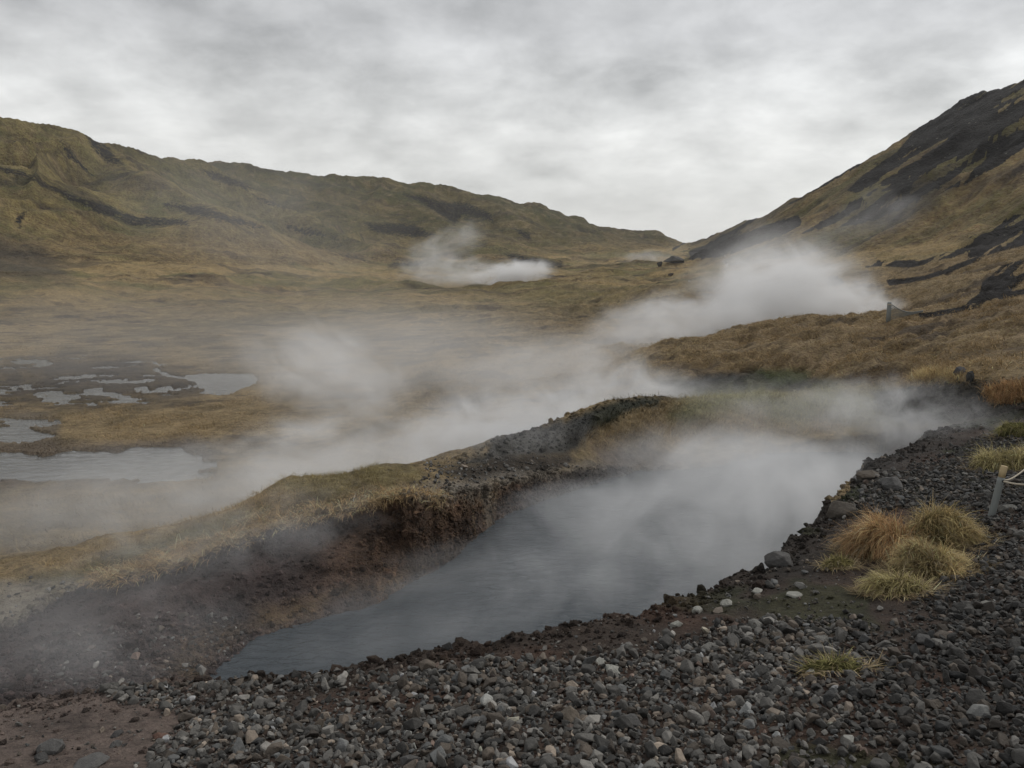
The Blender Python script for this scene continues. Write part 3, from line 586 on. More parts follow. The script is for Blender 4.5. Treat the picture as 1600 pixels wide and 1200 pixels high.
# stones on the far bank and its slope
P4, qi4 = scatter(((QR < 15) & ~nearq & (QR > 5) & (QM[:, 1] > 3))*(polymask([(-60,915),(130,905),(60,960),(-60,1010)], 8)*.35+polymask([(670,720),(880,712),(900,728),(780,752),(640,775)], 8)*.9+polymask([(60,1000),(330,950),(420,1000),(330,1050),(60,1080)], 14)*.9), 1500)
S4 = np.clip(np.exp(rng.normal(math.log(.018), .5, len(P4))), .006, .06); C4 = stone_col(len(P4))*1.1
v4, f4, c4 = stones(P4, S4, C4, pr)
g = mk('gravel', v4, f4, mS, smooth=False, kind='stuff', label='scattered pebbles on the brown slope and dirt strip of the far bank'); vcol(g, 'col', c4)
# clods crumbling along the rim and the far lip
def along(poly, n, jit):
    p = np.array([q[:3] for q in poly]); d = np.r_[0, np.cumsum(np.linalg.norm(np.diff(p[:, :2], axis=0), axis=1))]; t = rng.random(n)*d[-1]
    o = np.stack([np.interp(t, d, p[:, i]) for i in range(3)], 1); o[:, :2] += rng.normal(0, jit, (n, 2)); return o
from mathutils.kdtree import KDTree
kd = KDTree(int(((QR < 19) & (QM[:, 1] > 1)).sum())); kidx = np.where((QR < 19) & (QM[:, 1] > 1))[0]
for j, i in enumerate(kidx): kd.insert((QM[i, 0], QM[i, 1], 0), j)
kd.balance()
def drop(xy):
    o = np.empty(len(xy)); ci = np.empty(len(xy), int)
    for j in range(len(xy)):
        _, k, _ = kd.find((xy[j, 0], xy[j, 1], 0)); o[j] = QM[kidx[k], 2]; ci[j] = kidx[k]
    return o, ci
def clods(poly, n, jit, smed, mul, label, mt):
    p = along(poly, n, jit); zc, ci = drop(p); p[:, 2] = zc; s = np.clip(np.exp(rng.normal(math.log(smed), .5, n)), .008, .075)
    c = C[Q[ci, 0]]*rng.uniform(.6, 1.5, (n, 1))*mul; v, f, cc = stones(p, s, c, crumbs, .8, .25)
    g = mk('soil_clods', v, f, mt, smooth=True, kind='stuff', label=label); vcol(g, 'col', cc)
crumbs = []
for i in range(10):
    pv, pf = proto(300+i, 22, .12, 2, .7); nn = pv/np.linalg.norm(pv, axis=1)[:, None]; pv = pv*(1+.35*fbm(nn[:, 0]*2+i*9, nn[:, 1]*2, 3, 700+i, .65, z=nn[:, 2]*2))[:, None]; crumbs.append((pv, pf))
clods(rimW, 2600, .15, .016, 1.0, 'crumbling dark soil clods along the near edge of the pool', mP)
clods(lipW[8:], 2200, .08, .020, .8, 'crumbling earth clods along the far edge of the pool', mP)
def crumble(wt, n, smed, mul, label, sink=.3):
    P, qi = scatter(wt, n); s = np.clip(np.exp(rng.normal(math.log(smed), .5, n)), .006, .09); c = C[Q[qi, 0]]*rng.uniform(.5, 1.7, (n, 1))*mul
    v, f, cc = stones(P, s, c, crumbs, .9, sink); g = mk('soil_clods', v, f, mP, smooth=True, kind='stuff', label=label); vcol(g, 'col', cc)
dlq = sdist(QM[:, 0], QM[:, 1], LIP); insq = (dlq < 0) & (QR < 18) & (QM[:, 2] > WZ-.02) & ~nearq
crumble(insq*(.15+1.0*sm(.95, .5, QN[:, 2]))*(QPX < 1050), 9000, .017, 1.0, 'lumps of earth sticking out of the far bank face', .45)
crumble((QR < 19)*(~nearq)*(polymask([(755,700),(785,672),(880,650),(950,627),(1040,617),(1040,635),(960,660),(905,690),(880,706),(760,716),(690,722)], 5)), 2600, .022, .8, 'dark mossy rubble on the knoll behind the pool', .35)
crumble(((QR < 16) & (QR > 5.5))*polymask([(-60,1040),(60,1000),(330,950),(420,1000),(330,1050),(60,1090),(-60,1100)], 14)*(~nearq), 1600, .02, 1.1, 'small lumps of soil on the slumped slope', .35)
crumble(polymask([(1370,606),(1640,588),(1640,645),(1480,655),(1380,650)], 5)*(QR < 24)*(~nearq), 1800, .028, .9, 'lumps of dark earth on the grey bank', .4)
crumble(np.where(nearq, 1, 0)*(sm(.75, .1, ns_)*1.0+.15)*(1-.6*gm), 9000, .012, 1.1, 'fine crumbs of brown soil along the near rim', .3)
# the stones that stand out
def rock(px, py, wpx, seed, rgb, label, flat=.6, squash=1.0, name='rock', rz=0, cat='rock', lumps=26, up=.15):
    p = ground_z(px, py+wpx*.15, 25); dist = p[1]*CP - p[2]*SP; rad = wpx/2/F*dist
    pv, pf = proto(seed, lumps+(14 if wpx > 40 else 0), .16, 2, flat); bm = bmesh.new()
    vv = [bm.verts.new(q) for q in pv]; [bm.faces.new([vv[i] for i in f]) for f in pf if len(set(f)) == 3]
    bmesh.ops.subdivide_edges(bm, edges=bm.edges[:], cuts=4, use_grid_fill=True); bmesh.ops.triangulate(bm, faces=bm.faces[:]); v, f = tri(bm); bm.free()
    n_ = v/np.linalg.norm(v, axis=1)[:, None]; v = v*(1+.11*fbm(v[:, 0]*2.2+seed, v[:, 1]*2.2, 5, seed, .7, z=v[:, 2]*2.2))[:, None]; v[:, 1] *= squash
    o = mk(name, v*rad, f, mS, smooth=False, label=label, category=cat); o.location = (p[0], p[1], p[2]+rad*up*flat/.6); o.rotation_euler = (random.uniform(-.15, .15), random.uniform(-.15, .15), rz)
    vcol(o, 'col', np.tile(np.array(rgb)[None], (len(v), 1))); return o
random.seed(5)
G1 = (.15,.145,.13); G2 = (.085,.082,.078); BR = (.12,.098,.075); PL = (.26,.255,.225); RD = (.11,.06,.042); DK = (.05,.048,.046)
for a in ((890,1118,46,1,BR,'largest rounded tan-grey stone in the middle of the foreground gravel',.8),(985,1125,40,2,G2,'dark rounded stone in the gravel just right of the big tan-grey one',.75),
 (640,1186,38,3,G2,'bluish grey angular stone at the bottom edge left of centre',.8),(960,1042,36,4,PL,'pale flat slab on bare soil above the central gravel',.35),(938,1030,26,5,PL,'small pale block leaning behind the pale flat slab',.5),
 (1283,995,32,6,G1,'smooth pale flat stone just above the small grass tuft in the gravel',.55),(1090,950,26,7,PL,'pale rounded stone at the pool rim with bare soil around it',.7),(1135,939,26,8,PL,'pale stone on dark soil near the rim, right of the rounded pale one',.55),
 (1395,755,44,9,G2,'half-buried grey boulder on the soil above the grass tussocks',.8),(1219,874,52,10,(.065,.062,.058),'big rounded grey boulder jutting from the pool rim left of the tussocks',.7),(1316,794,52,11,(.085,.072,.058),'tan stone block jutting out over the steaming pool rim',.75),
 (1356,738,42,12,(.07,.055,.04),'flat brown ledge stone at the upper pool rim',.45),(80,1168,46,13,G2,'grey block stone lying on mud in the bottom left corner',.85),(64,1182,26,14,DK,'dark stone touching the grey block in the bottom left corner',.7),
 (182,1143,24,15,DK,'small dark stone on the mud, upper of a close pair',.5),(182,1160,26,16,G2,'small grey stone on the mud, lower of a close pair',.6),(252,1148,30,17,RD,'reddish brown lump of rock on the mud at lower left',.75),(140,1186,58,18,G2,'long low grey slab on the mud at the bottom left',.3),
 (1443,995,40,19,DK,'dark bluish stone on the red soil patch under the tussocks',.5),(1540,942,34,20,G1,'flat pale grey stone in the dark gravel at the right edge',.4),(1250,912,22,21,G1,'light grey stone on black soil below the pool rim',.55),
 (1180,972,30,22,G1,'tan-grey stone at the upper edge of the gravel right of centre',.7),(1057,972,22,23,PL,'small whitish stone on brown soil near the rim',.6),(1240,925,30,24,PL,'pale flat stone lying on black soil left of the tussocks',.4),
 (1573,790,34,25,G1,'grey stone beside the foot of the leaning rope post',.6),(1185,820+100,24,26,PL,'whitish chip of stone on dark soil close to the pool rim',.5),(760,1024,30,27,G1,'grey slab on brown soil at the near rim left of centre',.5),
 (1110,1008,34,28,G1,'oblong light stone at the top edge of the central gravel',.5),(1020,1195,40,29,G1,'grey stone at the bottom edge right of centre',.6),(700,1010,22,30,DK,'dark upright lump on the pool rim above the central gravel',.9),(665,1008,20,31,DK,'small dark lump on the pool rim, left of the upright one',.8)):
    rock(*a[:6], flat=a[6], rz=random.uniform(0, 3))
# ------------------------------------------------------------------ grass
def grass_mat(name, tr=.25):
    m, N, L = mat(name); at = nd('ShaderNodeAttribute', N=N); at.attribute_name = 'col'
    d = nd('ShaderNodeBsdfDiffuse', N=N); L.new(at.outputs['Color'], d.inputs[0]); t = nd('ShaderNodeBsdfTranslucent', N=N); L.new(at.outputs['Color'], t.inputs[0])
    x_ = nd('ShaderNodeMixShader', N=N); x_.inputs[0].default_value = tr; L.new(d.outputs[0], x_.inputs[1]); L.new(t.outputs[0], x_.inputs[2])
    o = nd('ShaderNodeOutputMaterial', N=N); L.new(x_.outputs[0], o.inputs[0]); return m
mG = grass_mat('dry_grass')
def blades(P, az, lean, ln, wd, droop, col_, seg=4):
    """arched blades: start leaning by `lean` from upright towards azimuth az and droop further along their length"""
    n = len(P); t = np.linspace(0, 1, seg+1); p = P.copy(); L_ = []; W_ = []
    dirs = np.stack([np.cos(az), np.sin(az)], 1); side = np.stack([-np.sin(az), np.cos(az), 0*az], 1)
    tw = rng.normal(0, .6, n); side = side*np.cos(tw)[:, None] + np.stack([dirs[:, 0], dirs[:, 1], 0*az], 1)*np.sin(tw)[:, None]
    rows = []
    for i in range(seg+1):
        rows.append(p.copy()); a = lean + droop*(t[i]+.5/seg); st = ln/seg
        p = p + np.stack([dirs[:, 0]*np.sin(a)*st, dirs[:, 1]*np.sin(a)*st, np.cos(a)*st], 1)
    v = np.empty((n, seg+1, 2, 3))
    for i in range(seg+1):
        h = (wd*(1-t[i]**1.5*.92))[:, None]*side*.5; v[:, i, 0] = rows[i]-h; v[:, i, 1] = rows[i]+h
    b = (np.arange(n)*(seg+1)*2)[:, None]; k = np.arange(seg)[None]*2; f = np.stack([b+k, b+k+1, b+k+3, b+k+2], -1).reshape(-1, 4)
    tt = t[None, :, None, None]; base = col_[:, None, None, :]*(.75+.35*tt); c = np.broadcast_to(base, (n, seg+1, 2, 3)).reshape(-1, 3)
    return v.reshape(-1, 3), f, c
def gcol(n, a, b, j=.25):
    t = rng.random((n, 1)); return np.clip((np.array(a)*(1-t)+np.array(b)*t)*np.exp(rng.normal(0, j, (n, 1))), .01, .7)
def tussock(px, py, rx, ry, hgt, n, ca, cb, label, flow=None, lng=1.0, name='grass_tussock', upr=.25):
    """px,py: picture position of its foot centre; rx, ry, hgt in metres"""
    p = ground_z(px, py, 25); e_ = bpy.data.objects.new(name, None); col.objects.link(e_); e_.location = p; e_['label'] = label; e_['category'] = 'grass tussock'; e_['group'] = 'grass tussocks on the near bank'
    ca = np.array(ca)*1.12; cb = np.array(cb)*1.12; bm = bmesh.new(); bmesh.ops.create_icosphere(bm, subdivisions=4, radius=1); v, f = tri(bm); bm.free()
    s1 = rng.integers(0, 999); v = v*(1+.45*fbm(v[:, 0]*2+s1, v[:, 1]*2, 3, 811, .6, z=v[:, 2]*2))[:, None]; v = v*np.array([rx*.78, ry*.78, hgt*.66])
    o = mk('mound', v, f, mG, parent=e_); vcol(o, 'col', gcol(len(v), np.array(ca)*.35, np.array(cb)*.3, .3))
    a = rng.random(n)*2*np.pi; q = np.sqrt(rng.random(n))*.96; X = np.cos(a)*q; Y = np.sin(a)*q; lum = .80+.75*fbm(X*2+s1, Y*2, 3, 815)
    B_ = np.stack([X*rx*.85, Y*ry*.85, hgt*.74*np.sqrt(np.clip(1-q*q*.96, 0, 1))*lum-.02], 1)
    cl_ = fbm(X*2.6+s1, Y*2.6, 2, 812)*3.2
    az = np.arctan2(Y*ry, X*rx)+rng.normal(0, .9, n)+cl_*1.1
    if flow is not None: az = np.where(rng.random(n) < .6, flow+rng.normal(0, .45, n)+cl_*.4, az)
    ln = (hgt*.62*lng*np.clip(np.exp(rng.normal(0, .34, n)), .3, 1.7)+.03)*(1+.5*fbm(X*3+s1, Y*3, 2, 817)); lean = upr+q*.8+rng.normal(0, .42, n); dr = rng.uniform(.5, 3.3, n); ln *= .9
    cc = gcol(n, ca, cb, .32)*(1+.6*fbm(X*3+s1, Y*3, 2, 813))[:, None]; dd_ = rng.random(n) < .12; cc[dd_] = gcol(int(dd_.sum()), (.5,.43,.3), (.22,.15,.09), .2)
    k_ = n//7; a2 = rng.random(k_)*2*np.pi; q2 = rng.uniform(.75, 1.25, k_); gz = np.stack([np.cos(a2)*q2*rx, np.sin(a2)*q2*ry], 1); zc_, _ = drop(gz+p[:2])
    B_ = np.concatenate([B_, np.column_stack([gz, zc_-p[2]+.02])]); az = np.r_[az, a2+rng.normal(0, .9, k_)]; lean = np.r_[lean, rng.uniform(1.1, 1.6, k_)]; ln = np.r_[ln, rng.uniform(.04, .16, k_)]; dr = np.r_[dr, rng.uniform(-.2, .5, k_)]; cc = np.concatenate([cc, gcol(k_, (.42,.35,.22), (.2,.14,.08), .3)]); n = n+k_
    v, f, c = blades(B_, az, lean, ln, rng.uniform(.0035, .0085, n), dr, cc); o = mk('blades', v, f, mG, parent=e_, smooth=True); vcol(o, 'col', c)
    return e_
ORA = (.46,.27,.14); TAN = (.42,.31,.165); YEL = (.46,.39,.20); GRN = (.17,.17,.065); OLV = (.27,.235,.11)
tussock(1380,860,.34,.30,.28,6200,ORA,TAN,'orange-brown shaggy tussock, leftmost of the big clumps by the rim',flow=-2.4,lng=1.0)
tussock(1466,846,.38,.32,.27,6600,TAN,OLV,'tan brown tussock at the back right of the big clumps',flow=-.8,lng=.9)
tussock(1458,892,.34,.25,.24,6400,YEL,TAN,'yellow-green dense tussock at the front of the big clumps',lng=.7,upr=.1)
tussock(1402,925,.26,.17,.15,3300,YEL,OLV,'low yellowish tussock trailing at the lower left of the big clumps',flow=-2.6,lng=.95)
tussock(1312,884,.14,.11,.11,1200,OLV,(.13,.115,.05),'small dull green tuft on black soil left of the big clumps',lng=.8)
tussock(1306,1044,.20,.08,.06,900,OLV,GRN,'small sparse green-yellow tuft alone in the gravel',lng=1.9,upr=.5)
tussock(1578,728,.44,.34,.26,4200,OLV,YEL,'olive tussock behind the leaning rope post',lng=1.0)
tussock(1598,676,.42,.3,.22,2600,OLV,GRN,'green tuft at the right edge above the olive tussock',lng=.8)
# grass that nobody could count
def turf(wt, n, hl, wl, label, flow=None, mul=1.25, seg=3, nm='grass', per=9, colr=None, lean=.5, dd=1.0, cr=.06):
    P, qi = scatter(wt, n); m = len(P)*per; B_ = np.repeat(P, per, 0); s = np.repeat(rng.uniform(.6, 1.3, len(P)), per); B_[:, :2] += rng.normal(0, cr, (m, 2)); B_[:, 2] -= .01
    nx = np.repeat(QN[qi], per, 0); nx[nx[:, 2] < 0] *= -1; down = np.arctan2(nx[:, 1], nx[:, 0]); az = rng.random(m)*2*np.pi
    az = np.where(rng.random(m) < .55, (down if flow is None else flow)+rng.normal(0, .6, m), az)
    c = np.repeat(C[Q[qi, 0]], per, 0) if colr is None else np.repeat(gcol(len(P), colr[0], colr[1], .2), per, 0)
    c = np.clip(c*mul*np.exp(rng.normal(0, .25, (m, 1)))*np.repeat(np.exp(rng.normal(0, .22, (len(P), 1))), per, 0), .01, .7)
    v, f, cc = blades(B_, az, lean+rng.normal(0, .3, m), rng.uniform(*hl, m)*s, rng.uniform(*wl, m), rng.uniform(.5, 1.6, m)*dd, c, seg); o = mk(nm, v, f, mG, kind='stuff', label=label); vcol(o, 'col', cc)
lipm = lambda poly, s=5: polymask(poly, s)*(QR < 20)*(~nearq)
fr1 = lipm([(135,916),(150,890),(250,858),(345,832),(400,800),(470,790),(560,772),(650,762),(700,770),(690,782),(640,780),(560,800),(500,812),(420,836),(350,860),(250,895),(160,918)], 4)
turf(fr1, 2600, (.07,.19), (.004,.008), 'dry orange grass hanging over the lip of the far bank', flow=-1.7, per=16, colr=((.42,.27,.14),(.46,.36,.21)), seg=4, cr=.045, mul=1.12, lean=.85, dd=1.2)
turf(lipm([(20,905),(150,850),(240,832),(400,775),(450,745),(560,726),(660,738),(640,762),(560,775),(400,812),(330,835),(150,895)], 6), 4200, (.04,.10), (.004,.008), 'short olive grass on the strip behind the pool', per=9, mul=1.2)
turf(lipm([(890,690),(905,668),(960,645),(1050,628),(1130,622),(1300,610),(1400,605),(1440,640),(1300,670),(1150,690),(1050,690),(960,700)], 6), 6500, (.06,.16), (.006,.011), 'pale matted grass beyond the far end of the pool', per=9, mul=1.3)
turf(polymask([(1540,610),(1640,588),(1640,622),(1560,632)], 3)*(QR < 30), 500, (.10,.24), (.006,.01), 'rust coloured grass overhanging the grey bank', per=12, colr=((.30,.17,.085),(.34,.24,.13)), flow=-2.2)
turf(polymask([(1430,606),(1500,598),(1500,582),(1440,582)], 3)*(QR < 30), 300, (.12,.26), (.006,.01), 'pale straw grass on top of the grey bank', per=12, colr=((.42,.33,.18),(.40,.28,.14)), flow=-2.8)
Bq = Bm[Q[:, 0]]; lumq = C[Q[:, 0]].sum(1)
moor = (QR > 15.5) & (QR < 75) & (QPX > -40) & (QPX < 1640) & (Bq < .3) & (lumq > .26) & (QPY < 640+0*QPX) & (QPX > 850)
turf(moor*np.clip((28/QR), 0, 2)**1.1*sm(-.25, .15, fbm(QM[:, 0]/1.2, QM[:, 1]/.9, 3, 905)), 15000, (.10,.26), (.008,.018), 'wind-flattened rusty brown grass on the moor behind the pool', flow=-2.6, per=12, mul=1.35, cr=.13, lean=.95)
moor2 = (QM[:, 2] > -5.045) & (QR > 12) & (QR < 60) & (QPX > -60) & (QPX < 900) & (lumq > .28) & (QPY < 860) & ~((QR < 13.5) & (QPX > 300)) & (QM[:, 2] < -4.2)
turf(moor2*np.clip((24/QR), 0, 2)**1.1*sm(-.2, .15, fbm(QM[:, 0]/1.6, QM[:, 1]/1.0, 3, 906)), 9000, (.08,.20), (.008,.016), 'tan sedge around the puddles of the wet flats', flow=-2.6, per=9, mul=1.15, cr=.16, lean=.7)
# ------------------------------------------------------------------ posts and ropes
def wood(name, a, b, rough=.7, sc_=8):
    m, N, L = mat(name); T = nd('ShaderNodeTexCoord', N=N).outputs['Object']; mp = nd('ShaderNodeMapping', N=N); mp.inputs['Scale'].default_value = (sc_*6, sc_*6, sc_*.6); L.new(T, mp.inputs[0])
    n_ = noise(mp.outputs[0], 1.0, 5, .7, .5, N, L); s = nd('ShaderNodeSeparateXYZ', N=N); L.new(T, s.inputs[0])
    c = mixc(N, L, n_, a, b); d = nd('ShaderNodeBsdfPrincipled', N=N); L.new(c, d.inputs['Base Color']); d.inputs['Roughness'].default_value = rough
    bp = nd('ShaderNodeBump', N=N); bp.inputs['Distance'].default_value = .004; L.new(n_, bp.inputs['Height']); L.new(bp.outputs[0], d.inputs['Normal'])
    o = nd('ShaderNodeOutputMaterial', N=N); L.new(d.outputs[0], o.inputs[0]); return m
mPost = wood('weathered_wood', (.13,.145,.14,1), (.24,.25,.235,1)); mTop = wood('bare_wood', (.40,.29,.15,1), (.52,.42,.25,1)); mRope = wood('rope_fibre', (.34,.29,.22,1), (.50,.45,.36,1), .9, 60); mHoleShade = wood('painted_hole_shade', (.012,.012,.012,1), (.03,.03,.03,1))
def tube(path, rad, k=14, wob=0.0, caps=True, strands=None):
    path = [Vector(p) for p in path]; v = []; f = []; n = len(path)
    for i, p in enumerate(path):
        t = (path[min(i+1, n-1)]-path[max(i-1, 0)]).normalized(); a = t.cross(Vector((0, 0, 1)) if abs(t.z) < .9 else Vector((1, 0, 0))).normalized(); b = t.cross(a); r = rad[i] if hasattr(rad, '__len__') else rad
        for j in range(k):
            q = 2*math.pi*j/k; v.append(p + (a*math.cos(q)+b*math.sin(q))*r*(1+wob*math.sin(3*q+i*.7)))
    for i in range(n-1):
        for j in range(k): f.append((i*k+j, i*k+(j+1) % k, (i+1)*k+(j+1) % k, (i+1)*k+j))
    v = [tuple(q) for q in v]
    if caps:
        v.append(tuple(path[0])); v.append(tuple(path[-1])); c0, c1_ = len(v)-2, len(v)-1
        for j in range(k): f.append(((j+1) % k, j, c0, c0)); f.append(((n-1)*k+j, (n-1)*k+(j+1) % k, c1_, c1_))
    return v, f
def mkpoly(name, v, f, m, parent=None, smooth=True):
    me = bpy.data.meshes.new(name); me.from_pydata(v, [], [tuple(dict.fromkeys(q)) for q in f]); me.materials.append(m); o = bpy.data.objects.new(name, me); col.objects.link(o)
    for p in me.polygons: p.use_smooth = smooth and len(p.vertices) == 4
    if parent: o.parent = parent
    return o
def twisted(path, rad, pitch):
    """three-strand laid rope as one mesh"""
    path = [Vector(p) for p in path]; L_ = [0]
    for a, b in zip(path, path[1:]): L_.append(L_[-1]+(b-a).length)
    n = int(L_[-1]/(pitch/10)); V_ = []; F_ = []
    for s in range(3):
        pts = []
        for i in range(n+1):
            d = L_[-1]*i/n; j = max(k for k in range(len(L_)) if L_[k] <= d+1e-9); j = min(j, len(path)-2); t = (d-L_[j])/(L_[j+1]-L_[j]); p = path[j].lerp(path[j+1], t); dr = (path[j+1]-path[j]).normalized()
            a = dr.cross(Vector((0, 0, 1))).normalized(); b = dr.cross(a); q = 2*math.pi*(d/pitch + s/3); pts.append(p+(a*math.cos(q)+b*math.sin(q))*rad*.52)
        v, f = tube(pts, rad*.55, 7); F_ += [tuple(i+len(V_) for i in q) for q in f]; V_ += v
    return V_, F_
pb = Vector(ground_z(1547, 806, 20)); dist = pb.y*CP-pb.z*SP
pt = Vector(Pc(1568, pb.y+.03, 0)); 
def at(px, py, Y): return Vector(Py(px, py, Y))
ptop = at(1569.5, 728, pb.y+.02)
post = bpy.data.objects.new('fence_post', None); col.objects.link(post); post.location = pb
post['label'] = 'leaning round wooden post with pale top, rope tied near its top, at the right'; post['category'] = 'post'
ax = (ptop-pb); base = -ax*.15; th = .030
def seg_(a, b, n=8): return [tuple(base.lerp(base, 0)*0+(ax*a).lerp(ax*b, i/n)) for i in range(n+1)]
v, f = tube(seg_(-.15, .78), [th*1.04-.002*i/8 for i in range(9)], 20, .03); mkpoly('shaft', v, f, mPost, post)
v, f = tube([tuple(ax*.78), tuple(ax*.9), tuple(ax*.985), tuple(ax)], [th*.985, th*.97, th*.96, th*.90], 20, .02); mkpoly('bare_top', v, f, mTop, post)
hole = ax*.72+Vector((.006, -th*.99, 0)); v, f = tube([tuple(hole+Vector((0, .012, 0))), tuple(hole+Vector((0, -.004, 0)))], .013, 14); mkpoly('rope_hole_plug', v, f, mHoleShade, post)  # solid plug; its near-black colour stands in for shade inside a hole
hk = pb+ax*.72+Vector((.008, -th-.008, 0)); Y_ = hk.y
def curve(pts, n=24):
    pts = [Vector(p) for p in pts]; o = []
    for i in range(n+1):
        t = i/n; q = [p.copy() for p in pts]
        while len(q) > 1: q = [a.lerp(b, t) for a, b in zip(q, q[1:])]
        o.append(tuple(q[0]))
    return o
v, f = twisted(curve([hk, at(1585, 757, Y_-.25), at(1620, 764, Y_-.9), at(1700, 742, Y_-2.0)]), .0085, .035)
o = mkpoly('rope', v, f, mRope); o['label'] = 'lower twisted pale rope running from the leaning post out to the right'; o['category'] = 'rope'
v, f = tube(curve([pb+ax*.73+Vector((th, 0, 0)), at(1580, 752, Y_+.15), at(1592, 742, Y_+.5), at(1640, 700, Y_+1.4)]), .0075, 10)
o = mkpoly('rope', v, f, mRope); o['label'] = 'upper smooth pale rope curving up from the leaning post to the right edge'; o['category'] = 'rope'
# the far post with its sagging net
fp = Vector(ground_z(1388, 501, 60)); ftop = Vector(Py(1388, 472, fp.y)); h_ = ftop.z-fp.z
po = bpy.data.objects.new('fence_post', None); col.objects.link(po); po.location = fp; po['label'] = 'small grey upright post far off beside the steaming gully'; po['category'] = 'post'
v, f = tube([(0,0,-.2),(0,0,h_*.5),(0,0,h_*.97),(0,0,h_)], [.075,.072,.07,.05], 12, .04); mkpoly('shaft', v, f, mPost, po)
v, f = tube([(0,0,h_*.86),(0,0,h_*.9)], [.078,.078], 12); mkpoly('rope_band', v, f, mRope, po)
end = Vector(ground_z(1440, 490, 60)); cr_ = []; V_ = []; F_ = []
def nf(u, w): 
    top = Vector((fp.x, fp.y, fp.z+h_*.95)).lerp(end+Vector((0,0,.08)), u); top.z -= .25*h_*math.sin(math.pi*u); bot = Vector((fp.x, fp.y, fp.z+.03)).lerp(end, u); bot.z += .03; return bot.lerp(top, w)
for w in np.linspace(0, 1, 9):
    v, f = tube([tuple(nf(u, w)) for u in np.linspace(0, 1, 16)], .007 if w < 1 else .018, 5); F_ += [tuple(i+len(V_) for i in q) for q in f]; V_ += v
for u in np.linspace(.02, .98, 34):
    v, f = tube([tuple(nf(u, w)) for w in np.linspace(0, 1, 5)], .006, 5); F_ += [tuple(i+len(V_) for i in q) for q in f]; V_ += v
o = mkpoly('net_fence', V_, F_, mPost); o['label'] = 'dark sagging net fence running right from the far grey post'; o['category'] = 'fence'
# far rocks
def frock(px, py, wpx, hpx, seed, rgb, label, rmax=500, name='rock', cat='rock'):
    p = ground_z(px, py, rmax); d = p[1]*CP-p[2]*SP; rw = wpx/2/F*d; rh = hpx/F*d
    pv, pf = proto(seed, 24, .1, 2, .9); v = pv.copy(); n_ = v/np.linalg.norm(v, axis=1)[:, None]; v = v*(1+.4*fbm(n_[:, 0]*2+seed, n_[:, 1]*2, 4, seed, .65, z=n_[:, 2]*2))[:, None]
    v = v*np.array([rw, rw*.8, rh*.62]); o = mk(name, v, pf, mS, smooth=False, label=label, category=cat); o.location = (p[0], p[1], p[2]+rh*.3); vcol(o, 'col', np.tile(np.array(rgb)[None], (len(v), 1))*rng.uniform(.6, 1.4, (len(v), 1)))
frock(1057,410,34,14,71,(.04,.038,.035),'dark lava outcrop below the notch between the hills')
frock(1030,414,11,11,72,(.035,.033,.03),'small dark rock standing left of the lava outcrop below the notch')
frock(1136,415,6,7,73,(.55,.52,.47),'small white rock on the far moor below the right hill')
frock(1076,438,4,3,74,(.5,.48,.44),'tiny white rock on the far brown moor left of the gully steam')
frock(1132,399,4,3,75,(.5,.48,.44),'tiny white rock at the foot of the right hill, above the white rock')
frock(1516,594,15,22,76,(.035,.036,.034),'dark rock on top of the grey bank at the right', 40)
frock(1498,583,20,18,77,(.06,.06,.065),'grey tangled clump of turf beside the dark rock on the grey bank', 40, 'turf_clump', 'turf clump')
frock(1050,428,10,5,78,(.05,.035,.022),'low brown hummock on the far moor under the lava outcrop')
frock(1302,436,20,10,79,(.03,.028,.026),'dark rock showing through the steam of the right gully', 90)
frock(1542,232,5,3,80,(.3,.3,.27),'pale boulder on the black scree of the right hill')
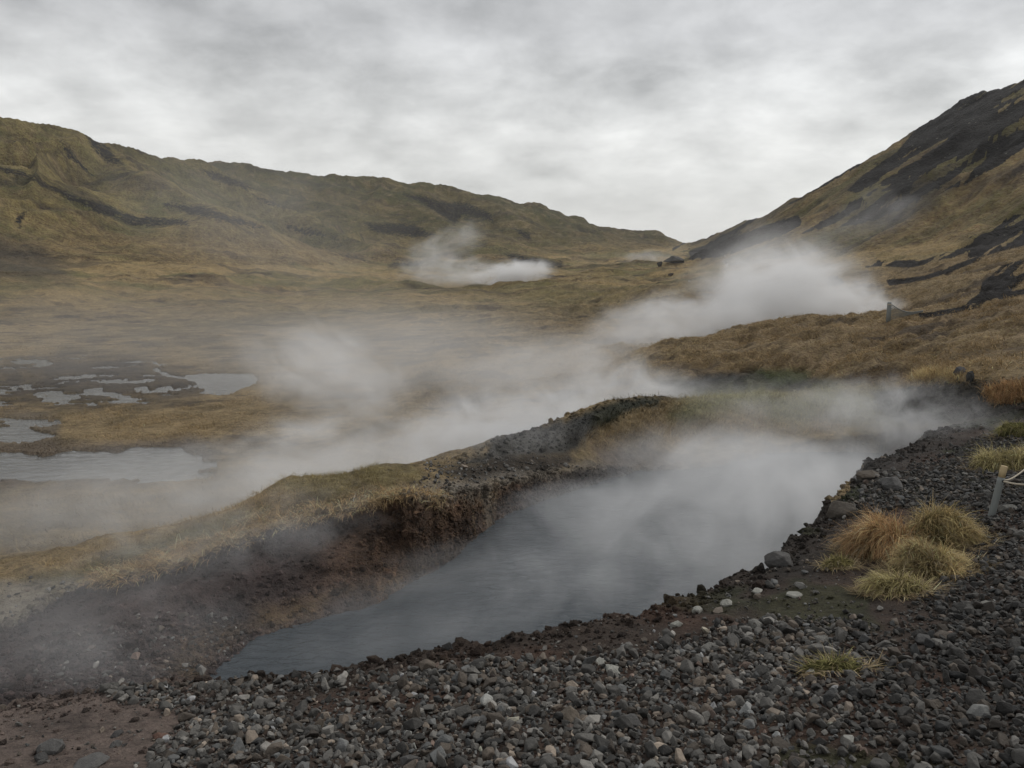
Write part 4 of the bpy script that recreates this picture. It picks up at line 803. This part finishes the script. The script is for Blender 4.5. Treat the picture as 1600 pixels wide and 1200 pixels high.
# ------------------------------------------------------------------ steam
def steam(center, half, dens, label, az=0.0, bias=0.0, con=3.0, nsc=1.0, det=5.0, edge=.0, flow=1.7, rough=.68, tilt=0.0, tint=(.975,.98,.99), asym=0.0, step=None, seed=None):
    """a body of steam: a closed shell round an uneven scattering cloud; az turns it, flow stretches its wisps along the wind"""
    bm = bmesh.new(); bmesh.ops.create_icosphere(bm, subdivisions=3, radius=1); v, f = tri(bm); bm.free()
    m, N, L = mat('steam'); o = mk('steam', v*1.0, f, m, kind='stuff', label=label); o.location = center; o.scale = half; o.rotation_euler = (0, tilt, az)
    T = nd('ShaderNodeTexCoord', N=N).outputs['Object']
    ln = nd('ShaderNodeVectorMath', N=N, operation='LENGTH'); L.new(T, ln.inputs[0])
    s0 = seed if seed is not None else (abs(center[0])*3.1+center[1]*1.7) % 50
    h = np.array(half)/nsc*1.3
    mp = nd('ShaderNodeMapping', N=N); mp.inputs['Scale'].default_value = (h[0]/flow, h[1], h[2]*1.0); mp.inputs['Location'].default_value = (s0, s0*.7, s0*.3); L.new(T, mp.inputs[0])
    n_ = noise(mp.outputs[0], 1.0, det, rough, .8, N, L)
    f_ = M('SUBTRACT', 1.0, M('MULTIPLY', ln.outputs['Value'], ln.outputs['Value'], N=N, L=L), N=N, L=L)
    sxx = nd('ShaderNodeSeparateXYZ', N=N); L.new(T, sxx.inputs[0])
    k_ = M('ADD', M('MULTIPLY', M('SUBTRACT', n_, .5, N=N, L=L), con*2.0, N=N, L=L), bias, N=N, L=L)
    k_ = M('ADD', k_, M('MULTIPLY', f_, 1.1, N=N, L=L), N=N, L=L)
    if asym: k_ = M('ADD', k_, M('MULTIPLY', sxx.outputs[0], asym, N=N, L=L), N=N, L=L)
    k_ = M('SUBTRACT', k_, M('MULTIPLY', sxx.outputs[2], .45, N=N, L=L), N=N, L=L)
    k_ = M('MULTIPLY', M('POWER', M('MINIMUM', M('MAXIMUM', k_, 0.0, N=N, L=L), 1.9, N=N, L=L), 1.5, N=N, L=L), 1.15, N=N, L=L)
    ff = M('POWER', M('MINIMUM', M('MULTIPLY', M('MAXIMUM', f_, 0.0, N=N, L=L), 1.35, N=N, L=L), 1.0, N=N, L=L), 1.4, N=N, L=L)
    d_ = M('MULTIPLY', M('MULTIPLY', k_, ff, N=N, L=L), dens, N=N, L=L)
    vs = N.new('ShaderNodeVolumeScatter'); vs.inputs['Color'].default_value = (*tint, 1); vs.inputs['Anisotropy'].default_value = 0.2; L.new(d_, vs.inputs['Density'])
    oo = nd('ShaderNodeOutputMaterial', N=N); L.new(vs.outputs[0], oo.inputs['Volume'])
    m.cycles.volume_step_rate = step or 1.0
    return o
def c_(px, Y, z): return tuple(Pc(px, Y, z))
# pool
steam(c_(1230,11.2,-3.2), (3.1,3.9,.85), .55, 'dense pale steam over the right half of the pool', az=.5, nsc=1.3, con=1.8)
steam(c_(1000,9.4,-3.4), (3.0,3.2,.5), .48, 'low steam drifting on the middle of the pool', az=.4, nsc=1.1, bias=-.15, con=1.9, asym=.35)
steam(c_(1220,15.0,-2.85), (3.0,2.2,.7), .13, 'steam lifting over the grass beyond the far end of the pool', az=.2, bias=-.1)
steam(c_(1400,13.2,-2.6), (2.0,2.6,.8), .30, 'thin steam drifting along the upper right rim', az=.3, bias=-.2, nsc=.7)
steam(c_(680,7.8,-3.5), (2.6,1.7,.4), .34, 'faint steam on the near left tip of the pool', az=.5, nsc=.9, bias=-.1, con=1.8)
steam(c_(350,8.2,-2.95), (2.6,1.3,.65), .26, 'thin steam curling over the slumped brown slope', az=.5, nsc=.55, bias=-.25)
steam(c_(100,5.6,-2.75), (1.9,1.4,.55), .16, 'faint steam over the muddy lower left corner', az=.3, nsc=.6, bias=.0)
# stream behind the strip
steam(c_(570,15.0,-3.9), (4.2,2.8,1.25), .36, 'broad white steam bank over the stream left of centre', az=.35, nsc=1.2)
steam(c_(820,17.5,-3.75), (3.4,2.6,1.35), .52, 'thick white steam bank over the stream at the centre', az=.45, nsc=1.2, bias=.1)
steam(c_(985,20.5,-3.6), (2.6,2.4,1.3), .42, 'steam bank over the stream right of centre', az=.45, nsc=1.2, bias=0)
steam(c_(520,21,-3.1), (3.0,2.2,1.7), .34, 'loose plume of steam rising left of centre', az=-.1, nsc=1.3, tilt=.35)
steam(c_(300,14.2,-4.1), (4.0,2.6,.9), .13, 'low veil of steam trailing left over the wet flats', az=.3, nsc=1.3)
steam(c_(90,13,-4.0), (2.6,2.8,.8), .07, 'low veil of steam over the flats at the left edge', az=.2, nsc=1.2)
steam(c_(1130,21,-3.7), (2.2,1.6,.8), .10, 'grey steam hanging in the dark hollow of the stream', az=.2, nsc=1.0, bias=-.1)
steam(c_(420,11.8,-3.5), (2.6,1.3,.5), .22, 'wisps of steam spilling over the grassy strip at left', az=.45, nsc=.8, con=2.6)
steam(c_(760,12.6,-3.0), (2.4,1.2,.5), .16, 'wisps of steam crossing the dirt strip at the centre', az=.5, nsc=.8, con=2.6)
steam(c_(880,28,-4.0), (7.5,4.0,1.5), .13, 'diagonal veil of steam joining the gully plume to the stream steam', az=.85, nsc=2.0, con=2.4, flow=2.4)
steam(c_(140,10.6,-3.5), (3.0,2.0,.6), .15, 'soft warm veil of steam over the grassy strip at the left edge', az=.4, nsc=1.0, con=1.8)
# right gully
steam(c_(1225,44,-1.9), (6.0,4.6,3.6), .52, 'tall white steam plume over the right gully', az=.2, nsc=2.6, bias=.15, asym=.1)
steam(c_(1335,42,-2.5), (3.1,3.4,1.8), .50, 'low steam at the right end of the gully by the far post', az=.1, nsc=1.8, bias=.05)
steam(c_(1080,42,-3.3), (6.8,4.8,2.1), .30, 'steam sheet streaming left out of the right gully', az=.3, nsc=2.6, tilt=-.12)
steam(c_(1000,36,-3.9), (6,4.5,1.6), .10, 'thin steam trailing across the moor left of the gully', az=.4, nsc=2.4)
# far vent
steam(c_(795,122,-2.6), (8.5,5,2.6), .48, 'bright white steam jet from the far vent on the moor', az=-.05, nsc=2.2, con=4.0, asym=.35, tilt=-.12)
steam(c_(700,125,-2.2), (11,7,3.4), .085, 'fading steam tail blown left from the far vent', nsc=2.8, con=3.6, asym=.3)
steam(c_(690,128,1.8), (10,6,4.0), .065, 'faint steam above the far vent', nsc=4, tilt=-.35)
# thin veils
steam(c_(330,34,-3.2), (19,15,3.6), .010, 'thin warm veil of steam over the whole left valley', nsc=5, con=1.6, bias=.2)
steam(c_(640,28,-3.4), (10,8,2.8), .045, 'thin veil of steam over the middle of the valley', nsc=4, con=1.6)
steam(c_(400,70,4.0), (20,12,8.5), .010, 'faint steam drifting across the lower left hill', nsc=9, con=1.8, tilt=.3)
steam(c_(1010,300,-.5), (14,8,5.0), .05, 'small pale steam plume below the notch', nsc=6, bias=-.1)
steam(c_(1360,95,5.0), (10,8,4.0), .022, 'wisp of steam rising across the right hillside', nsc=5, tilt=-.4, bias=-.2)
steam(c_(1180,70,.2), (10,8,4.5), .035, 'thin steam above the right gully', nsc=5, tilt=-.2)

# ------------------------------------------------------------------ the damp air
bm = bmesh.new(); bmesh.ops.create_cube(bm, size=1); me = bpy.data.meshes.new('haze'); bm.to_mesh(me); bm.free()
lo_, hi_ = V.min(0), V.max(0); top = max(hi_[2], 2)+3; bot = lo_[2]-1
hz = bpy.data.objects.new('haze', me); col.objects.link(hz); hz.location = ((lo_[0]+hi_[0])/2, (lo_[1]-8+hi_[1])/2+2, (top+bot)/2); hz.scale = (hi_[0]-lo_[0]+20, hi_[1]-lo_[1]+20, top-bot)
hz['kind'] = 'stuff'; hz['label'] = 'thin damp haze filling the whole valley'
m, N, L = mat('haze'); pv_ = N.new('ShaderNodeVolumePrincipled'); pv_.inputs['Color'].default_value = (.93,.95,.97,1); pv_.inputs['Density'].default_value = .00016; pv_.inputs['Anisotropy'].default_value = .1
oo = nd('ShaderNodeOutputMaterial', N=N); L.new(pv_.outputs[0], oo.inputs['Volume']); me.materials.append(m)
